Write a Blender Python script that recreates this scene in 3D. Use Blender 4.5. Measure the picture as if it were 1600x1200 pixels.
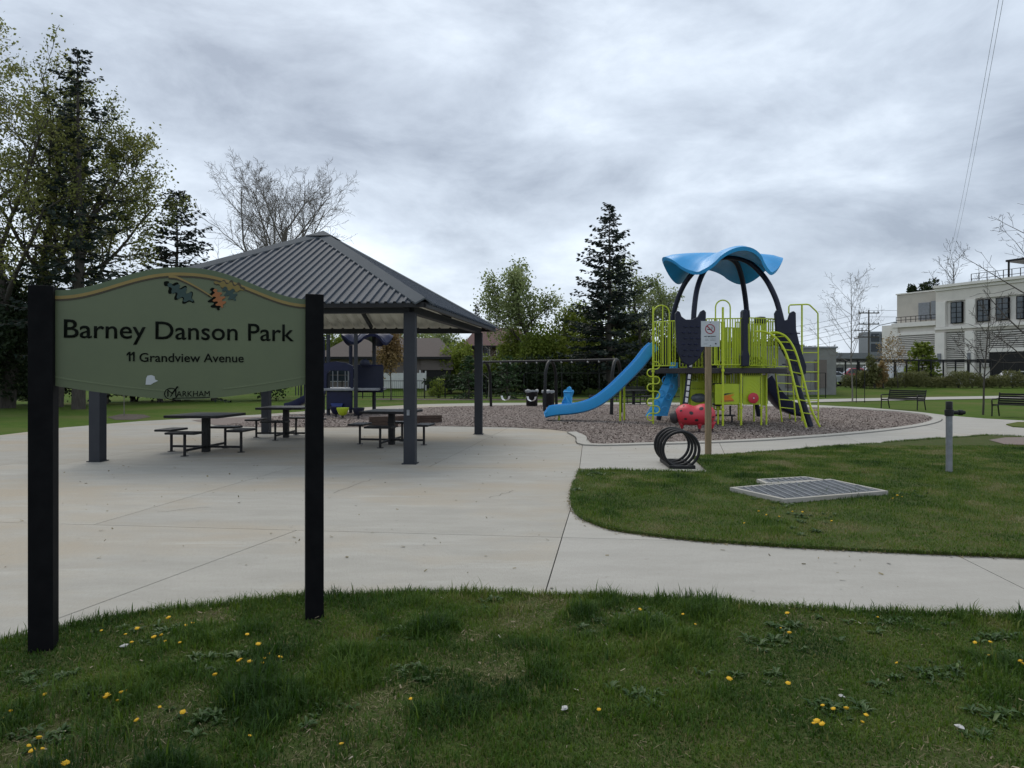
import bpy, bmesh, math, random
import numpy as np
from mathutils import Vector, Matrix

for _o in list(bpy.data.objects):
    bpy.data.objects.remove(_o)
SC = bpy.context.scene
COL = SC.collection
PI = math.pi
# ------------------------------------------------------------------ camera
F, HY, H = 1067.0, 585.0, 1.6          # focal length and horizon in photo pixels (1600 wide), eye height in metres
cam = bpy.data.cameras.new('camera')
cam.sensor_width = 36.0
cam.lens = 36.0 * F / 1600.0
cam.shift_y = -(600.0 - HY) / 1600.0
cam.clip_start, cam.clip_end = 0.1, 3000.0
camo = bpy.data.objects.new('camera', cam)
camo.location = (0, 0, H)
camo.rotation_euler = (PI / 2, 0, 0)
COL.objects.link(camo)
SC.camera = camo
# ------------------------------------------------------------------ sky and light
SUN_EL, SUN_AZ = math.radians(55), math.radians(-20)      # azimuth from +Y towards +X
W = bpy.data.worlds.new('World')
SC.world = W
W.use_nodes = True
nt = W.node_tree
nt.nodes.clear()
N = nt.nodes.new
L = nt.links.new
wo = N('ShaderNodeOutputWorld'); bg = N('ShaderNodeBackground'); bg.inputs['Strength'].default_value = 0.1
sky = N('ShaderNodeTexSky'); sky.sky_type = 'NISHITA'; sky.sun_disc = False
sky.sun_elevation = SUN_EL; sky.sun_rotation = SUN_AZ; sky.air_density = 1.0; sky.dust_density = 2.0
tc = N('ShaderNodeTexCoord'); sep = N('ShaderNodeSeparateXYZ'); L(tc.outputs['Generated'], sep.inputs[0])
def mth(op, a, b=None, c=None):
    n = N('ShaderNodeMath'); n.operation = op
    for i, v in enumerate((a, b, c)):
        if v is None: continue
        if isinstance(v, (int, float)): n.inputs[i].default_value = v
        else: L(v, n.inputs[i])
    return n.outputs[0]
zz = mth('ADD', mth('MAXIMUM', sep.outputs[2], 0.0), 0.62)
cx = mth('DIVIDE', sep.outputs[0], zz); cy = mth('DIVIDE', sep.outputs[1], zz)
cmb = N('ShaderNodeCombineXYZ'); L(cx, cmb.inputs[0]); L(cy, cmb.inputs[1]); L(mth('MULTIPLY', sep.outputs[2], 1.9), cmb.inputs[2])
def wnoise(scale, detail, rough, dist, off):
    mp = N('ShaderNodeMapping'); mp.inputs['Location'].default_value = off; L(cmb.outputs[0], mp.inputs[0])
    n = N('ShaderNodeTexNoise'); n.inputs['Scale'].default_value = scale; n.inputs['Detail'].default_value = detail
    n.inputs['Roughness'].default_value = rough; n.inputs['Distortion'].default_value = dist
    L(mp.outputs[0], n.inputs['Vector']); return n.outputs[0]
n1 = wnoise(1.45, 4, 0.5, 0.2, (1.3, 0.4, 0)); n2 = wnoise(3.5, 9, 0.6, 0.25, (4.2, 7.1, 2.0))
mixn = mth('ADD', mth('MULTIPLY', n1, 0.5), mth('MULTIPLY', n2, 0.5))
rp = N('ShaderNodeValToRGB'); L(mixn, rp.inputs[0])
e = rp.color_ramp.elements
e[0].position = 0.36; e[0].color = (2.3, 2.65, 3.2, 1)
e[1].position = 0.63; e[1].color = (5.8, 6.4, 7.05, 1)
m_ = rp.color_ramp.elements.new(0.50); m_.color = (4.0, 4.5, 5.15, 1)
mx = N('ShaderNodeMix'); mx.data_type = 'RGBA'; mx.inputs[0].default_value = 0.93
L(sky.outputs[0], mx.inputs[6]); L(rp.outputs[0], mx.inputs[7])
L(mx.outputs[2], bg.inputs[0]); L(bg.outputs[0], wo.inputs[0])
sl = bpy.data.lights.new('sun', 'SUN'); sl.energy = 0.9; sl.angle = math.radians(35); sl.color = (1.0, 0.94, 0.84)
so = bpy.data.objects.new('sun', sl); COL.objects.link(so)
sd = Vector((math.sin(SUN_AZ) * math.cos(SUN_EL), math.cos(SUN_AZ) * math.cos(SUN_EL), math.sin(SUN_EL)))
so.rotation_euler = sd.to_track_quat('Z', 'Y').to_euler(); so.location = (0, 0, 60)
SC.view_settings.view_transform = 'Standard'; SC.view_settings.look = 'None'
SC.view_settings.gamma = 1.0; SC.view_settings.exposure = 0.80; SC.view_settings.use_curve_mapping = False
SC.render.engine = 'CYCLES'
SC.cycles.use_denoising = True
SC.cycles.max_bounces = 6; SC.cycles.diffuse_bounces = 3; SC.cycles.glossy_bounces = 2; SC.cycles.transmission_bounces = 3

# ------------------------------------------------------------------ helpers
def G(px, py, z=0.0):
    Y = F * (H - z) / (py - HY)
    return ((px - 800) / F * Y, Y)
def P(px, py, Y):
    return Vector(((px - 800) / F * Y, Y, H - (py - HY) / F * Y))
def spline(pts, n=8):
    P_ = [np.array(p, float) for p in pts]; P_ = [2 * P_[0] - P_[1]] + P_ + [2 * P_[-1] - P_[-2]]
    out = []
    for i in range(1, len(P_) - 2):
        a, b, c, d = P_[i - 1:i + 3]
        for k in range(n):
            t = k / n
            out.append(0.5 * (2 * b + (c - a) * t + (2 * a - 5 * b + 4 * c - d) * t * t + (3 * b - a - 3 * c + d) * t ** 3))
    out.append(P_[-2]); return out
def vnoise(x, y, seed=0):
    """smooth 2-D value noise, numpy"""
    xi, yi = np.floor(x).astype(np.int64), np.floor(y).astype(np.int64)
    xf, yf = x - xi, y - yi
    def h(a, b):
        v = (a * 374761393 + b * 668265263 + seed * 1442695041) & 0xffffffff
        v = ((v ^ (v >> 13)) * 1274126177) & 0xffffffff
        return ((v ^ (v >> 16)) & 0xffff) / 65535.0
    u, w = xf * xf * (3 - 2 * xf), yf * yf * (3 - 2 * yf)
    return (h(xi, yi) * (1 - u) + h(xi + 1, yi) * u) * (1 - w) + (h(xi, yi + 1) * (1 - u) + h(xi + 1, yi + 1) * u) * w
def fbm(x, y, seed=0, o=3):
    return sum(vnoise(x * 2 ** i, y * 2 ** i, seed + i) / 2 ** i for i in range(o)) / sum(1 / 2 ** i for i in range(o))

class MB:
    def __init__(s): s.v = []; s.f = []
    def add(s, vs, fs):
        k = len(s.v); s.v += [tuple(map(float, v)) for v in vs]; s.f += [tuple(k + i for i in f) for f in fs]; return s
    def box(s, c, d, rz=0.0, top=1.0):
        x, y, z = d[0] / 2, d[1] / 2, d[2] / 2; cs, sn = math.cos(rz), math.sin(rz); vs = []
        for dz, t in ((-z, 1), (z, top)):
            for a, b in ((-x * t, -y * t), (x * t, -y * t), (x * t, y * t), (-x * t, y * t)):
                vs.append((c[0] + a * cs - b * sn, c[1] + a * sn + b * cs, c[2] + dz))
        return s.add(vs, [(3, 2, 1, 0), (4, 5, 6, 7), (0, 1, 5, 4), (1, 2, 6, 5), (2, 3, 7, 6), (3, 0, 4, 7)])
    def beam(s, a, b, w, h, up=(0, 0, 1)):
        a, b = Vector(a), Vector(b); t = (b - a).normalized(); u = Vector(up)
        sd_ = t.cross(u)
        if sd_.length < 1e-4: sd_ = t.cross(Vector((1, 0, 0)))
        sd_.normalize(); u = sd_.cross(t)
        vs = []
        for p in (a, b):
            for i, j in ((-1, -1), (1, -1), (1, 1), (-1, 1)): vs.append(p + sd_ * (i * w / 2) + u * (j * h / 2))
        return s.add(vs, [(3, 2, 1, 0), (4, 5, 6, 7), (0, 1, 5, 4), (1, 2, 6, 5), (2, 3, 7, 6), (3, 0, 4, 7)])
    def tube(s, pts, r, n=8, closed=False, cap=True):
        pts = [Vector(p) for p in pts]; m = len(pts); rs = r if hasattr(r, '__len__') else [r] * m
        ref = None; vs = []
        for i, p in enumerate(pts):
            if closed: t = pts[(i + 1) % m] - pts[i - 1]
            else: t = pts[min(i + 1, m - 1)] - pts[max(i - 1, 0)]
            t.normalize()
            if ref is None:
                ref = t.cross(Vector((0, 0, 1)))
                if ref.length < 0.05: ref = t.cross(Vector((0, 1, 0)))
            ref = (ref - t * ref.dot(t)).normalized(); b = t.cross(ref)
            for k in range(n):
                a = 2 * PI * k / n; vs.append(p + (ref * math.cos(a) + b * math.sin(a)) * rs[i])
        fs = []
        for i in range(m if closed else m - 1):
            j = (i + 1) % m
            for k in range(n): fs.append((i * n + k, i * n + (k + 1) % n, j * n + (k + 1) % n, j * n + k))
        if cap and not closed: fs += [tuple(range(n - 1, -1, -1)), tuple((m - 1) * n + k for k in range(n))]
        return s.add(vs, fs)
    def lathe(s, prof, c=(0, 0, 0), n=16, sx=1.0, sy=1.0):
        vs = []
        for r, z in prof:
            for k in range(n): a = 2 * PI * k / n; vs.append((c[0] + r * sx * math.cos(a), c[1] + r * sy * math.sin(a), c[2] + z))
        fs = [(i * n + k, i * n + (k + 1) % n, (i + 1) * n + (k + 1) % n, (i + 1) * n + k) for i in range(len(prof) - 1) for k in range(n)]
        fs += [tuple(range(n - 1, -1, -1)), tuple((len(prof) - 1) * n + k for k in range(n))]
        return s.add(vs, fs)
    def prism(s, poly, mp, d0, d1):
        """polygon of 2-D points; mp(a, b, d) -> 3-D"""
        n = len(poly); vs = [mp(a, b, d0) for a, b in poly] + [mp(a, b, d1) for a, b in poly]
        fs = [tuple(range(n)), tuple(range(2 * n - 1, n - 1, -1))] + [(i, n + i, n + (i + 1) % n, (i + 1) % n) for i in range(n)]
        return s.add(vs, fs)
    def shift(s, d): s.v = [(a - d[0], b - d[1], c - d[2]) for a, b, c in s.v]; return s
    def build(s, name, mat, parent=None, smooth=False, bevel=0.0, kind=None, fix=True, label=None):
        me = bpy.data.meshes.new(name); me.from_pydata(s.v, [], s.f)
        if fix or bevel:
            bm = bmesh.new(); bm.from_mesh(me)
            bmesh.ops.recalc_face_normals(bm, faces=bm.faces)
            if bevel:
                ed = [x for x in bm.edges if x.is_manifold and x.calc_face_angle(0) > 0.6]
                bmesh.ops.bevel(bm, geom=ed, offset=bevel, segments=2, affect='EDGES', profile=0.6, clamp_overlap=True)
            bm.to_mesh(me); bm.free()
        return link(name, me, mat, parent, smooth, kind, label)
def link(name, me, mat, parent=None, smooth=False, kind=None, label=None):
    if mat: me.materials.append(mat)
    if smooth:
        me.polygons.foreach_set('use_smooth', [True] * len(me.polygons))
        if smooth == 'auto' : me.set_sharp_from_angle(angle=0.7)
    o = bpy.data.objects.new(name, me); COL.objects.link(o)
    if parent: o.parent = parent
    if kind: o['kind'] = kind
    if label: o['label'] = label
    return o
def thing(name, label, cat, loc=(0, 0, 0), rz=0.0, group=None):
    o = bpy.data.objects.new(name, None); o.empty_display_size = 0.2; COL.objects.link(o)
    o.location = loc; o.rotation_euler = (0, 0, rz); o['label'] = label; o['category'] = cat
    if group: o['group'] = group
    return o
def tag(o, label, cat, group=None):
    o['label'] = label; o['category'] = cat
    if group: o['group'] = group
    return o
def dup(root, loc, rz, label, group=None, name=None):
    def cp(o, par):
        c = o.copy(); COL.objects.link(c)
        if par: c.parent = par
        for ch in kids.get(o, []): cp(ch, c)
        return c
    kids = {}
    for o in bpy.data.objects:
        if o.parent: kids.setdefault(o.parent, []).append(o)
    r = cp(root, None); r.location = loc; r.rotation_euler = (0, 0, rz); r['label'] = label
    if group: r['group'] = group
    return r
def np_mesh(name, verts, faces, attrs=None):
    """verts (n,3); faces (m,k) uniform size"""
    me = bpy.data.meshes.new(name); n, (m, k) = len(verts), faces.shape
    me.vertices.add(n); me.vertices.foreach_set('co', np.asarray(verts, np.float32).ravel())
    me.loops.add(m * k); me.loops.foreach_set('vertex_index', faces.astype(np.int32).ravel())
    me.polygons.add(m); me.polygons.foreach_set('loop_start', np.arange(0, m * k, k, dtype=np.int32))
    me.update(calc_edges=True)
    for a, vals in (attrs or {}).items():
        at = me.attributes.new(a, 'FLOAT', 'POINT'); at.data.foreach_set('value', np.asarray(vals, np.float32))
    return me

# ------------------------------------------------------------------ materials
def mat(name, c1, c2=None, scale=4.0, rough=0.6, bump=0.0, bscale=None, metal=0.0, detail=6, spec=0.5, c3=None, big=0.3, coat=0.0, stretch=None, lo=0.35, hi=0.65):
    m = bpy.data.materials.new(name); m.use_nodes = True; t = m.node_tree; b = t.nodes['Principled BSDF']
    b.inputs['Roughness'].default_value = rough; b.inputs['Metallic'].default_value = metal
    b.inputs['Specular IOR Level'].default_value = spec; b.inputs['Coat Weight'].default_value = coat
    if c2 is None: c2 = tuple(x * 0.86 for x in c1)
    co = t.nodes.new('ShaderNodeTexCoord'); mp = t.nodes.new('ShaderNodeMapping'); t.links.new(co.outputs['Object'], mp.inputs[0])
    if stretch: mp.inputs['Scale'].default_value = stretch
    n = t.nodes.new('ShaderNodeTexNoise'); n.inputs['Scale'].default_value = scale; n.inputs['Detail'].default_value = detail; n.inputs['Roughness'].default_value = 0.6
    t.links.new(mp.outputs[0], n.inputs['Vector'])
    r = t.nodes.new('ShaderNodeValToRGB'); r.color_ramp.elements[0].position = lo; r.color_ramp.elements[1].position = hi
    r.color_ramp.elements[0].color = (*c1, 1); r.color_ramp.elements[1].color = (*c2, 1)
    t.links.new(n.outputs[0], r.inputs[0]); col = r.outputs[0]
    if c3:
        n3 = t.nodes.new('ShaderNodeTexNoise'); n3.inputs['Scale'].default_value = big; n3.inputs['Detail'].default_value = 5; t.links.new(co.outputs['Object'], n3.inputs['Vector'])
        r3 = t.nodes.new('ShaderNodeValToRGB'); r3.color_ramp.elements[0].position = 0.45; r3.color_ramp.elements[1].position = 0.66; t.links.new(n3.outputs[0], r3.inputs[0])
        mx_ = t.nodes.new('ShaderNodeMix'); mx_.data_type = 'RGBA'; t.links.new(r3.outputs[0], mx_.inputs[0]); t.links.new(col, mx_.inputs[6]); mx_.inputs[7].default_value = (*c3, 1)
        col = mx_.outputs[2]
    t.links.new(col, b.inputs['Base Color'])
    if bump:
        nb = t.nodes.new('ShaderNodeTexNoise'); nb.inputs['Scale'].default_value = bscale or scale * 6; nb.inputs['Detail'].default_value = 4; t.links.new(mp.outputs[0], nb.inputs['Vector'])
        bp = t.nodes.new('ShaderNodeBump'); bp.inputs['Strength'].default_value = bump; bp.inputs['Distance'].default_value = 0.02
        t.links.new(nb.outputs[0], bp.inputs['Height']); t.links.new(bp.outputs[0], b.inputs['Normal'])
    return m
def tint_mat(name, stops, trans=0.3, rough=0.6):
    """leaf or blade material: colour from the per-piece attribute 'tint'"""
    m = bpy.data.materials.new(name); m.use_nodes = True; t = m.node_tree; b = t.nodes['Principled BSDF']; b.inputs['Roughness'].default_value = rough
    b.inputs['Specular IOR Level'].default_value = 0.25
    a = t.nodes.new('ShaderNodeAttribute'); a.attribute_name = 'tint'
    r = t.nodes.new('ShaderNodeValToRGB'); t.links.new(a.outputs['Fac'], r.inputs[0]); el = r.color_ramp.elements
    el[0].position = stops[0][0]; el[0].color = (*stops[0][1], 1); el[1].position = stops[-1][0]; el[1].color = (*stops[-1][1], 1)
    for p_, c_ in stops[1:-1]: x = el.new(p_); x.color = (*c_, 1)
    t.links.new(r.outputs[0], b.inputs['Base Color'])
    if trans:
        tr = t.nodes.new('ShaderNodeBsdfTranslucent'); t.links.new(r.outputs[0], tr.inputs[0]); ms = t.nodes.new('ShaderNodeMixShader'); ms.inputs[0].default_value = trans
        t.links.new(b.outputs[0], ms.inputs[1]); t.links.new(tr.outputs[0], ms.inputs[2]); t.links.new(ms.outputs[0], t.nodes['Material Output'].inputs[0])
    return m
M = {}
def concrete(name, c1, c2, stain, pale, stain_lo):
    m = bpy.data.materials.new(name); m.use_nodes = True; t = m.node_tree; b = t.nodes['Principled BSDF']; b.inputs['Roughness'].default_value = 0.88; b.inputs['Specular IOR Level'].default_value = 0.25
    co = t.nodes.new('ShaderNodeTexCoord')
    def noise(scale, sx, sy, det, rough, lo, hi, rot=0.0):
        mp = t.nodes.new('ShaderNodeMapping'); mp.inputs['Scale'].default_value = (sx, sy, 1); mp.inputs['Rotation'].default_value = (0, 0, rot); t.links.new(co.outputs['Object'], mp.inputs[0])
        n = t.nodes.new('ShaderNodeTexNoise'); n.inputs['Scale'].default_value = scale; n.inputs['Detail'].default_value = det; n.inputs['Roughness'].default_value = rough; t.links.new(mp.outputs[0], n.inputs['Vector'])
        r = t.nodes.new('ShaderNodeMapRange'); r.inputs[1].default_value = lo; r.inputs[2].default_value = hi; t.links.new(n.outputs[0], r.inputs[0]); return r.outputs[0]
    def mix(f, a, c, k=1.0):
        x = t.nodes.new('ShaderNodeMix'); x.data_type = 'RGBA'
        if k != 1.0:
            q = t.nodes.new('ShaderNodeMath'); q.operation = 'MULTIPLY'; t.links.new(f, q.inputs[0]); q.inputs[1].default_value = k; f = q.outputs[0]
        t.links.new(f, x.inputs[0])
        for v, i in ((a, 6), (c, 7)):
            if isinstance(v, tuple): x.inputs[i].default_value = (*v, 1)
            else: t.links.new(v, x.inputs[i])
        return x.outputs[2]
    col = mix(noise(2.2, .5, 1.4, 8, .65, .35, .65, .06), c1, c2)
    col = mix(noise(.33, .7, 1.2, 6, .6, stain_lo, stain_lo + .16), col, stain)            # rusty and sandy stains
    col = mix(noise(1.1, .35, 2.2, 7, .68, .58, .74, -.05), col, pale, .75)               # pale washed streaks
    col = mix(noise(9, 1, 1, 4, .6, .66, .74), col, tuple(x * .62 for x in c2), .55)       # small dark spots
    col = mix(noise(260, 1, .06, 2, .5, .45, .7, .12), col, tuple(x * .80 for x in c2), .5)  # broom lines
    col = mix(noise(140, 1, 1, 2, .5, .4, .7), col, tuple(x * 1.12 for x in c1), .35)
    oi = t.nodes.new('ShaderNodeObjectInfo'); mr = t.nodes.new('ShaderNodeMapRange'); mr.inputs[3].default_value = .93; mr.inputs[4].default_value = 1.06; t.links.new(oi.outputs['Random'], mr.inputs[0])   # each slab its own pour
    hs = t.nodes.new('ShaderNodeHueSaturation'); t.links.new(mr.outputs[0], hs.inputs['Value']); t.links.new(col, hs.inputs['Color']); col = hs.outputs[0]
    t.links.new(col, b.inputs['Base Color'])
    bp = t.nodes.new('ShaderNodeBump'); bp.inputs['Strength'].default_value = .35; bp.inputs['Distance'].default_value = .006
    t.links.new(noise(190, 1, .12, 3, .6, .3, .7, .12), bp.inputs['Height']); t.links.new(bp.outputs[0], b.inputs['Normal']); return m
M['concrete'] = concrete('concrete', (0.37, 0.352, 0.312), (0.305, 0.29, 0.255), (0.35, 0.295, 0.22), (0.45, 0.435, 0.395), .47)
M['path'] = concrete('path_concrete', (0.39, 0.372, 0.335), (0.33, 0.314, 0.28), (0.35, 0.315, 0.26), (0.44, 0.425, 0.39), .54)
M['joint'] = mat('joint_dirt', (0.06, 0.055, 0.045), rough=0.95)
M['soil'] = mat('lawn_soil', (0.05, 0.08, 0.018), (0.085, 0.08, 0.035), scale=9, rough=1.0, bump=0.6, bscale=120, c3=(0.055, 0.075, 0.022), big=1.0, spec=0.1)
M['ground'] = mat('ground_grass', (0.052, 0.098, 0.016), (0.082, 0.118, 0.024), scale=2.2, rough=1.0, bump=0.8, bscale=40, c3=(0.10, 0.115, 0.035), big=0.25, spec=0.05)
M['mulch'] = mat('mulch', (0.25, 0.205, 0.183), (0.16, 0.128, 0.115), scale=26, rough=1.0, bump=0.5, bscale=90, c3=(0.20, 0.17, 0.152), big=0.5, spec=0.1)
M['bed'] = mat('garden_bed', (0.06, 0.045, 0.035), (0.09, 0.07, 0.05), scale=8, rough=1.0, bump=0.8)
M['black'] = mat('black_paint', (0.004, 0.004, 0.005), (0.007, 0.007, 0.008), rough=0.75, scale=9, spec=0.1)
M['blackmetal'] = mat('black_metal', (0.009, 0.009, 0.010), (0.016, 0.016, 0.017), rough=0.5, scale=12, spec=0.25)
M['steel'] = mat('slate_steel', (0.026, 0.029, 0.036), (0.032, 0.035, 0.042), rough=0.6, scale=3, bump=0.02, spec=0.25)
M['roofsteel'] = mat('roof_steel', (0.050, 0.062, 0.080), (0.042, 0.052, 0.068), rough=0.62, scale=1.6, spec=0.18)
M['roofcap'] = mat('roof_cap_steel', (0.088, 0.098, 0.108), (0.074, 0.084, 0.094), rough=0.75, scale=1.6, spec=0.1)
M['soffit'] = mat('soffit_white', (0.74, 0.74, 0.68), (0.66, 0.66, 0.6), rough=0.5, scale=2)
M['lime'] = mat('lime_paint', (0.50, 0.60, 0.022), (0.45, 0.55, 0.028), rough=0.38, scale=5)
M['limeplastic'] = mat('lime_plastic', (0.43, 0.54, 0.018), (0.38, 0.49, 0.022), rough=0.45, scale=6, bump=0.05)
M['blue'] = mat('blue_plastic', (0.025, 0.33, 0.70), (0.028, 0.30, 0.64), rough=0.36, scale=3, bump=0.03)
M['navy'] = mat('navy_plastic', (0.008, 0.011, 0.027), (0.012, 0.015, 0.034), spec=0.3, rough=0.45, scale=5)
M['navyblue'] = mat('navy_blue_plastic', (0.004, 0.007, 0.032), (0.006, 0.010, 0.042), spec=0.3, rough=0.4, scale=5)
M['red'] = mat('red_plastic', (0.56, 0.028, 0.05), (0.50, 0.03, 0.05), rough=0.45, scale=6, bump=0.05)
M['orange'] = mat('orange_plastic', (0.75, 0.22, 0.01), rough=0.45)
M['charcoal'] = mat('charcoal_plastic', (0.02, 0.018, 0.02), (0.03, 0.025, 0.027), rough=0.6, scale=8)
M['white'] = mat('white_plastic', (0.72, 0.72, 0.72), rough=0.5)
M['greyplastic'] = mat('grey_plastic', (0.10, 0.12, 0.15), (0.14, 0.16, 0.19), rough=0.3, scale=7)
M['wood'] = mat('treated_wood', (0.27, 0.20, 0.115), (0.19, 0.14, 0.08), rough=0.85, scale=5, bump=0.3, stretch=(9, 9, 0.7))
M['timber'] = mat('dark_timber', (0.085, 0.055, 0.042), (0.05, 0.034, 0.027), rough=0.9, scale=5, bump=0.4, stretch=(0.8, 8, 8))
M['chain'] = mat('galvanized', (0.45, 0.45, 0.46), rough=0.35, metal=0.9)
M['galv'] = mat('galvanized_dull', (0.24, 0.25, 0.27), (0.18, 0.19, 0.2), rough=0.5, metal=0.4, scale=8)
M['signgreen'] = mat('sign_green', (0.108, 0.132, 0.066), (0.095, 0.118, 0.060), rough=0.4, scale=2.5)
M['signband'] = mat('sign_band_green', (0.085, 0.122, 0.056), rough=0.4)
M['signline'] = mat('sign_line_green', (0.135, 0.165, 0.085), rough=0.4)
M['signgold'] = mat('sign_gold', (0.26, 0.18, 0.045), rough=0.45)
M['signdark'] = mat('sign_dark', (0.006, 0.008, 0.006), rough=0.85, spec=0.08)
M['signbrown'] = mat('sign_brown', (0.045, 0.032, 0.012), rough=0.5)
M['leafteal'] = mat('leaf_teal', (0.014, 0.045, 0.04), rough=0.5)
M['leafgold'] = mat('leaf_gold', (0.21, 0.15, 0.03), rough=0.5)
M['leaforange'] = mat('leaf_orange', (0.33, 0.11, 0.025), rough=0.5)
M['sticker'] = mat('torn_sticker', (0.50, 0.52, 0.54), rough=0.7)
M['placard'] = mat('placard_white', (0.50, 0.53, 0.56), rough=0.5)
M['placardred'] = mat('placard_red', (0.30, 0.03, 0.05), rough=0.5)
M['bark'] = mat('bark', (0.05, 0.042, 0.035), (0.085, 0.075, 0.062), scale=6, rough=0.95, bump=0.6, stretch=(4, 4, 0.6))
M['barkgrey'] = mat('grey_bark', (0.19, 0.17, 0.15), (0.14, 0.125, 0.11), scale=6, rough=0.95, bump=0.4)
M['leaf_maple'] = tint_mat('maple_leaves', [(0, (0.085, 0.10, 0.026)), (0.5, (0.16, 0.18, 0.045)), (1, (0.27, 0.27, 0.085))], trans=0.45)
M['leaf_fresh'] = tint_mat('fresh_leaves', [(0, (0.09, 0.13, 0.02)), (0.5, (0.18, 0.235, 0.035)), (1, (0.30, 0.33, 0.07))], trans=0.45)
M['leaf_silver'] = tint_mat('silvery_leaves', [(0, (0.13, 0.17, 0.06)), (0.5, (0.24, 0.29, 0.11)), (1, (0.36, 0.40, 0.2))], trans=0.45)
M['leaf_dark'] = tint_mat('cedar_leaves', [(0, (0.012, 0.022, 0.010)), (0.5, (0.024, 0.04, 0.015)), (1, (0.05, 0.065, 0.022))])
M['leaf_tan'] = tint_mat('tan_leaves', [(0, (0.16, 0.10, 0.04)), (0.5, (0.28, 0.19, 0.08)), (1, (0.38, 0.28, 0.13))])
M['needle'] = tint_mat('spruce_needles', [(0, (0.010, 0.018, 0.014)), (0.5, (0.018, 0.030, 0.022)), (1, (0.036, 0.052, 0.036))], trans=0.1)
M['needle_green'] = tint_mat('young_spruce_needles', [(0, (0.016, 0.038, 0.013)), (0.5, (0.032, 0.066, 0.02)), (1, (0.06, 0.105, 0.03))], trans=0.1)
M['twig'] = tint_mat('hedge_twigs', [(0, (0.085, 0.09, 0.03)), (0.5, (0.14, 0.145, 0.05)), (1, (0.20, 0.20, 0.08))], trans=0.2)
M['blade'] = tint_mat('grass_blades', [(0, (0.018, 0.050, 0.006)), (0.4, (0.052, 0.108, 0.011)), (0.75, (0.108, 0.168, 0.018)), (0.9, (0.165, 0.165, 0.045)), (1, (0.27, 0.24, 0.12))], trans=0.3, rough=0.5)
M['weed'] = tint_mat('weed_leaves', [(0, (0.025, 0.060, 0.014)), (0.6, (0.05, 0.10, 0.022)), (1, (0.10, 0.15, 0.04))], trans=0.25, rough=0.45)
M['dandelion'] = mat('dandelion_yellow', (0.66, 0.40, 0.01), (0.56, 0.31, 0.005), scale=60, rough=0.8)
M['stem'] = mat('dandelion_stem', (0.14, 0.17, 0.06), rough=0.6)
M['chips'] = tint_mat('wood_chips', [(0, (0.12, 0.092, 0.08)), (0.5, (0.23, 0.19, 0.168)), (1, (0.38, 0.33, 0.29))], trans=0, rough=0.95)
M['dryleaf'] = tint_mat('dry_bits', [(0, (0.12, 0.095, 0.055)), (0.6, (0.22, 0.185, 0.12)), (0.93, (0.30, 0.26, 0.19)), (1, (0.40, 0.37, 0.30))], trans=0, rough=0.9)
M['paper'] = mat('paper_scrap', (0.45, 0.44, 0.42), rough=0.8)

M['thatch'] = tint_mat('thatch', [(0, (0.07, 0.06, 0.03)), (0.5, (0.14, 0.12, 0.065)), (1, (0.26, 0.22, 0.13))], trans=0, rough=0.9)
M['galvlight'] = mat('galvanized_pale', (0.26, 0.27, 0.28), (0.20, 0.21, 0.22), rough=0.55, metal=0.2, scale=8)
M['royal'] = mat('royal_blue_plastic', (0.01, 0.03, 0.15), (0.012, 0.036, 0.18), rough=0.4, scale=5)
# ================================================================== GROUND
def ground_z(x, y):
    t = np.clip((np.asarray(y, float) - 49.5) / 10.0, 0, 1)
    return -0.03 + 0.5 * t * t * (3 - 2 * t)
xs = np.unique(np.concatenate([np.linspace(-500, -70, 8), np.linspace(-60, 60, 41), np.linspace(70, 500, 8)]))
ys = np.unique(np.concatenate([np.linspace(-60, 40, 14), np.linspace(44, 64, 21), np.linspace(70, 900, 12)]))
gx, gy = np.meshgrid(xs, ys)
gv = np.stack([gx, gy, ground_z(gx, gy)], -1).reshape(-1, 3)
nx = len(xs)
ii = np.array([[j * nx + i, j * nx + i + 1, (j + 1) * nx + i + 1, (j + 1) * nx + i] for j in range(len(ys) - 1) for i in range(nx - 1)])
link('ground', np_mesh('ground', gv, ii), M['ground'], smooth=True, kind='structure')

def sheet(name, poly, z, mat_, skirt=0.0, kind='structure', parent=None, res=None):
    bm = bmesh.new(); vs = [bm.verts.new((x, y, z)) for x, y in poly]
    es = [bm.edges.new((vs[i], vs[(i + 1) % len(vs)])) for i in range(len(vs))]
    bmesh.ops.triangle_fill(bm, edges=es, use_beauty=True)
    for f in bm.faces:
        if f.normal.z < 0: f.normal_flip()
    if skirt:
        r = bmesh.ops.extrude_edge_only(bm, edges=[e_ for e_ in bm.edges if e_.is_boundary])
        for v in r['geom']:
            if isinstance(v, bmesh.types.BMVert): v.co.z -= skirt
        bmesh.ops.recalc_face_normals(bm, faces=bm.faces)
    me = bpy.data.meshes.new(name); bm.to_mesh(me); bm.free()
    return link(name, me, mat_, parent, kind=kind)
def gl(pp, z=0.0): return [G(a, b, z) for a, b in pp]
def smooth_poly(pts, n=6): return [tuple(p[:2]) for p in spline([(a, b, 0) for a, b in pts], n)]

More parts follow.
